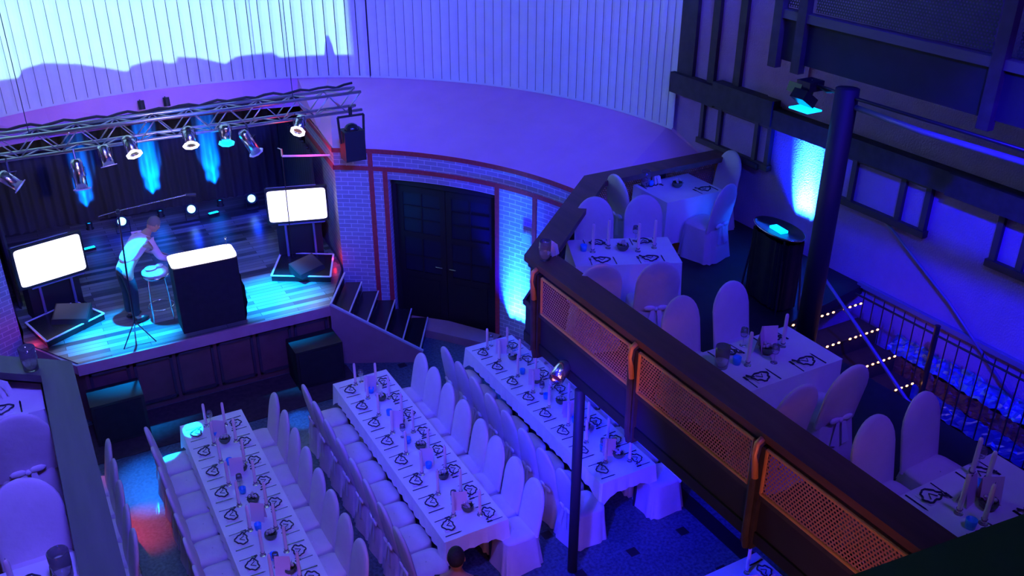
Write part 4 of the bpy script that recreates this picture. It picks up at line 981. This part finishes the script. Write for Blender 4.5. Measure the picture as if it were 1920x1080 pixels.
spot('cyan spill on the corner chairs', (8.75, 7.9, 3.3), (7.95, 8.62, 3.2), (.0, .10, 1), 34, 36, .9, .05)

# ------------------------------------------------------------------ people
def skinned(name, joints, edges, root, m, parent=None, sub=2):
    me = bpy.data.meshes.new(name); me.from_pydata([j[0] for j in joints], edges, []); me.materials.append(M[m])
    o = bpy.data.objects.new(name, me); COL.objects.link(o)
    if parent is not None: o.parent = parent
    sk = o.modifiers.new('skin', 'SKIN'); sk.use_smooth_shade = True
    lay = me.skin_vertices[0] if len(me.skin_vertices) else None
    if lay is None:
        bpy.context.view_layer.objects.active = o
    for i, j in enumerate(joints):
        r = j[1] if isinstance(j[1], tuple) else (j[1], j[1]); me.skin_vertices[0].data[i].radius = r
        me.skin_vertices[0].data[i].use_root = (i == root)
    s = o.modifiers.new('sub', 'SUBSURF'); s.levels = sub; s.render_levels = sub
    return o
def person(label, loc, rz, lean, shirt, hairm, arms='down', head_turn=0):
    t = thing('person', label, 'person', loc, rz)          # faces local +Y
    hip = Vector((0, 0, .93)); d = Vector((0, sin(lean), cos(lean)))
    T = lambda k: hip+d*k
    sh = T(.50); nk = T(.58); hd = nk+Vector((0, sin(lean*1.1), cos(lean*1.1)))*.14
    J = [(tuple(hip), (.15, .115)), (tuple(T(.22)), (.135, .10)), (tuple(T(.42)), (.165, .11)), (tuple(nk), (.06, .06)), (tuple(hd-(hd-nk)*.2), (.055, .06))]
    E = [(0,1), (1,2), (2,3), (3,4)]
    for sg in (-1, 1):
        i = len(J); J += [((sg*.09, 0, .86), .095), ((sg*.10, .03, .50), .062), ((sg*.10, 0, .10), .042), ((sg*.11, .13, .035), .04)]; E += [(0, i), (i, i+1), (i+1, i+2), (i+2, i+3)]
    hands = []
    for sg in (-1, 1):
        i = len(J); s0 = sh+Vector((sg*.18, 0, -.02))
        if arms == 'down': el = s0+Vector((sg*.06, .0, -.29)); wr = el+Vector((0, .09, -.24))
        else: el = s0+Vector((sg*.05, .10, -.27)); wr = el+Vector((-sg*.04, .22, -.12))
        J += [(tuple(s0), .06), (tuple(el), .042), (tuple(wr), .028)]; E += [(2, i), (i, i+1), (i+1, i+2)]; hands.append((sg, wr, (wr-el).normalized()))
    body = skinned('body', J, E, 0, 'skin', t)
    # clothing: shirt and trousers as slightly larger shells
    JS = [(J[0][0], (.165, .13)), (J[1][0], (.152, .118)), (J[2][0], (.182, .128)), (tuple(nk-d*.03), (.085, .085))]; ES = [(0,1), (1,2), (2,3)]
    for k, sg in ((0, -1), (1, 1)):
        b0 = 13+3*k; i = len(JS); a_, e_, w_ = Vector(J[b0][0]), Vector(J[b0+1][0]), Vector(J[b0+2][0])
        JS += [(tuple(a_), .073), (tuple(e_), .055), (tuple(e_+(w_-e_)*.75), .045)]; ES += [(2, i), (i, i+1), (i+1, i+2)]
    skinned('shirt', JS, ES, 0, shirt, t)
    JT = [((0, 0, .98), (.13, .10)), ((0, 0, .90), (.155, .12))]; ET = [(0, 1)]
    for k in (0, 1):
        b0 = 5+4*k; i = len(JT); JT += [(J[b0][0], .105), (J[b0+1][0], .078), (J[b0+2][0], .062)]; ET += [(1, i), (i, i+1), (i+1, i+2)]
    skinned('trousers', JT, ET, 0, 'trousers', t)
    for sg in (-1, 1): MB().ball((sg*.11, .07, .045), .05, 10, 6, (.95, 2.6, .9)).build('shoe', 'shoe', t, smooth=True)
    # head
    mh = Matrix.Translation(hd+d*.03) @ Matrix.Rotation(head_turn, 4, 'Z') @ Matrix.Rotation(-lean*.8, 4, 'X')
    h = MB(); h.ball((0, 0, 0), .1, 16, 12, (.78, .95, 1.18), mh); h.ball((0, .035, -.065), .055, 10, 8, (.9, 1, .8), mh); h.ball((0, .10, -.012), .016, 8, 6, (.8, 1.2, 1.6), mh)
    for sg in (-1, 1): h.ball((sg*.08, 0, -.005), .022, 8, 6, (.4, .8, 1.3), mh)
    ho = h.build('head', 'skin', t, smooth=True)
    e = MB()
    for sg in (-1, 1): e.ball((sg*.030, .083, .012), .010, 8, 6, (1.2, .8, .8), mh)
    e.build('eye', 'white', ho, smooth=True); MB().ball((0, .088, -.055), .018, 8, 5, (1.3, .5, .35), mh).build('mouth', 'lensred', ho)
    MB().ball((0, -.012, .028), .105, 16, 12, (.80, .93, 1.02), mh).build('hair', hairm, t, smooth=True)
    for sg, wr, dr in hands:
        palm = wr+dr*.05; side = Vector((1, 0, 0)); b = [(tuple(wr), .022), (tuple(palm), (.034, .016))]
        ed = [(0, 1)]
        skinned('palm', b, ed, 0, 'skin', t, 1)
        hf = MB()
        for k, (o_, L_) in enumerate(((-.026, .066), (-.009, .075), (.009, .070), (.026, .056))):
            p0 = palm+side*o_+dr*.02; p1 = p0+dr*L_*.5+Vector((0, 0, -.004)); p2 = p1+dr*L_*.4+Vector((0, 0, -.02)); hf.tube([p0, p1, p2], [.0085, .008, .006], 6)
        th0 = wr+dr*.02-side*sg*.02; hf.tube([th0, th0-side*sg*.025+dr*.03, th0-side*sg*.03+dr*.055], [.011, .009, .007], 6); hf.build('fingers', 'skin', t, smooth=True)
    return t
person('person in a pale pink shirt bending forward on the stage beside the stool', (1.00, 13.55, SZ), -RD(70), .88, 'pinkshirt', 'hairgrey', 'fwd')
person('person with dark hair standing at the near end of the middle long table', (2.76, 5.98, 0), RD(-30), .05, 'trousers', 'hair', 'down')

# ------------------------------------------------------------------ projector: a real light with a picture
PP = Vector((2.6, -1.8, 8.6)); PT = Vector((3.0, 16.9, 5.2))
pj = spot('video projector', PP, PT, (.42, 1.0, .80), 1, 70, 0, 0)
Rm = (PT-PP).to_track_quat('-Z', 'Y').to_matrix().inverted()
def uvp(q): v = Rm @ (Vector(q)-PP); return (v.x/-v.z, v.y/-v.z)
sky = [(-3, 15.2, 4.14), (-.5, 16.35, 4.14), (.04, 16.55, 4.18), (.30, 16.65, 4.16), (.37, 16.69, 4.28), (.7, 16.8, 4.32), (1.2, 16.92, 4.22), (1.67, 17.01, 4.08), (1.9, 17.03, 4.0), (2.0, 17.05, 3.98), (2.05, 17.05, 4.07), (2.4, 17.07, 4.12), (2.56, 17.07, 4.11), (2.62, 17.07, 4.04), (2.80, 17.06, 4.04), (2.83, 17.06, 4.14), (3.2, 17.03, 4.08), (3.62, 16.98, 3.94), (3.82, 16.94, 4.06), (4.43, 16.79, 4.10), (4.55, 16.75, 4.0), (4.89, 16.62, 4.02), (5.30, 16.44, 4.03), (5.34, 16.43, 4.38), (5.40, 16.40, 4.36), (5.46, 16.36, 4.03), (5.8, 16.21, 4.03)]  # lower edge of the beam mask, shaped as the shadow of the truss
pts = sorted(uvp(q) for q in sky)
u0, u1 = pts[0][0], pts[-1][0]; vs = [p[1] for p in pts]; v0, v1 = min(vs)-.01, max(vs)+.01
ld = pj.data; ld.use_nodes = True; nt = ld.node_tree; em = nt.nodes['Emission']
tc = nt.nodes.new('ShaderNodeTexCoord'); sx = nt.nodes.new('ShaderNodeSeparateXYZ'); nt.links.new(tc.outputs['Normal'], sx.inputs[0])
def mth(op, a, c=None):
    k = nt.nodes.new('ShaderNodeMath'); k.operation = op
    for i, v in enumerate((a, c)):
        if v is None: continue
        if isinstance(v, (int, float)): k.inputs[i].default_value = v
        else: nt.links.new(v, k.inputs[i])
    return k.outputs[0]
az = mth('ABSOLUTE', sx.outputs[2]); U = mth('DIVIDE', sx.outputs[0], az); V_ = mth('DIVIDE', sx.outputs[1], az)
nu = mth('DIVIDE', mth('SUBTRACT', U, u0), u1-u0)
fc = nt.nodes.new('ShaderNodeFloatCurve'); cv = fc.mapping.curves[0]
for i, (a_, b_) in enumerate(pts):
    xx, yy = (a_-u0)/(u1-u0), (b_-v0)/(v1-v0)
    if i == 0: cv.points[0].location = (0, yy); pnt = cv.points[0]
    elif i == len(pts)-1: cv.points[-1].location = (1, yy); pnt = None
    else: pnt = cv.points.new(xx, yy)
for p_ in cv.points: p_.handle_type = 'VECTOR'
fc.mapping.update(); nt.links.new(nu, fc.inputs['Value'])
shadow_v = mth('ADD', mth('MULTIPLY', fc.outputs[0], v1-v0), v0)
above = nt.nodes.new('ShaderNodeMapRange'); above.inputs['From Min'].default_value = -.001; above.inputs['From Max'].default_value = .0015; nt.links.new(mth('SUBTRACT', V_, shadow_v), above.inputs['Value'])
ur = uvp((5.77, 16.19, 4.5))[0]; rt = nt.nodes.new('ShaderNodeMapRange'); rt.inputs['From Min'].default_value = .0; rt.inputs['From Max'].default_value = .008; nt.links.new(mth('SUBTRACT', ur, U), rt.inputs['Value'])
mask = mth('MULTIPLY', above.outputs[0], rt.outputs[0])
nt.links.new(mask, em.inputs['Strength']); ld.energy = 17500
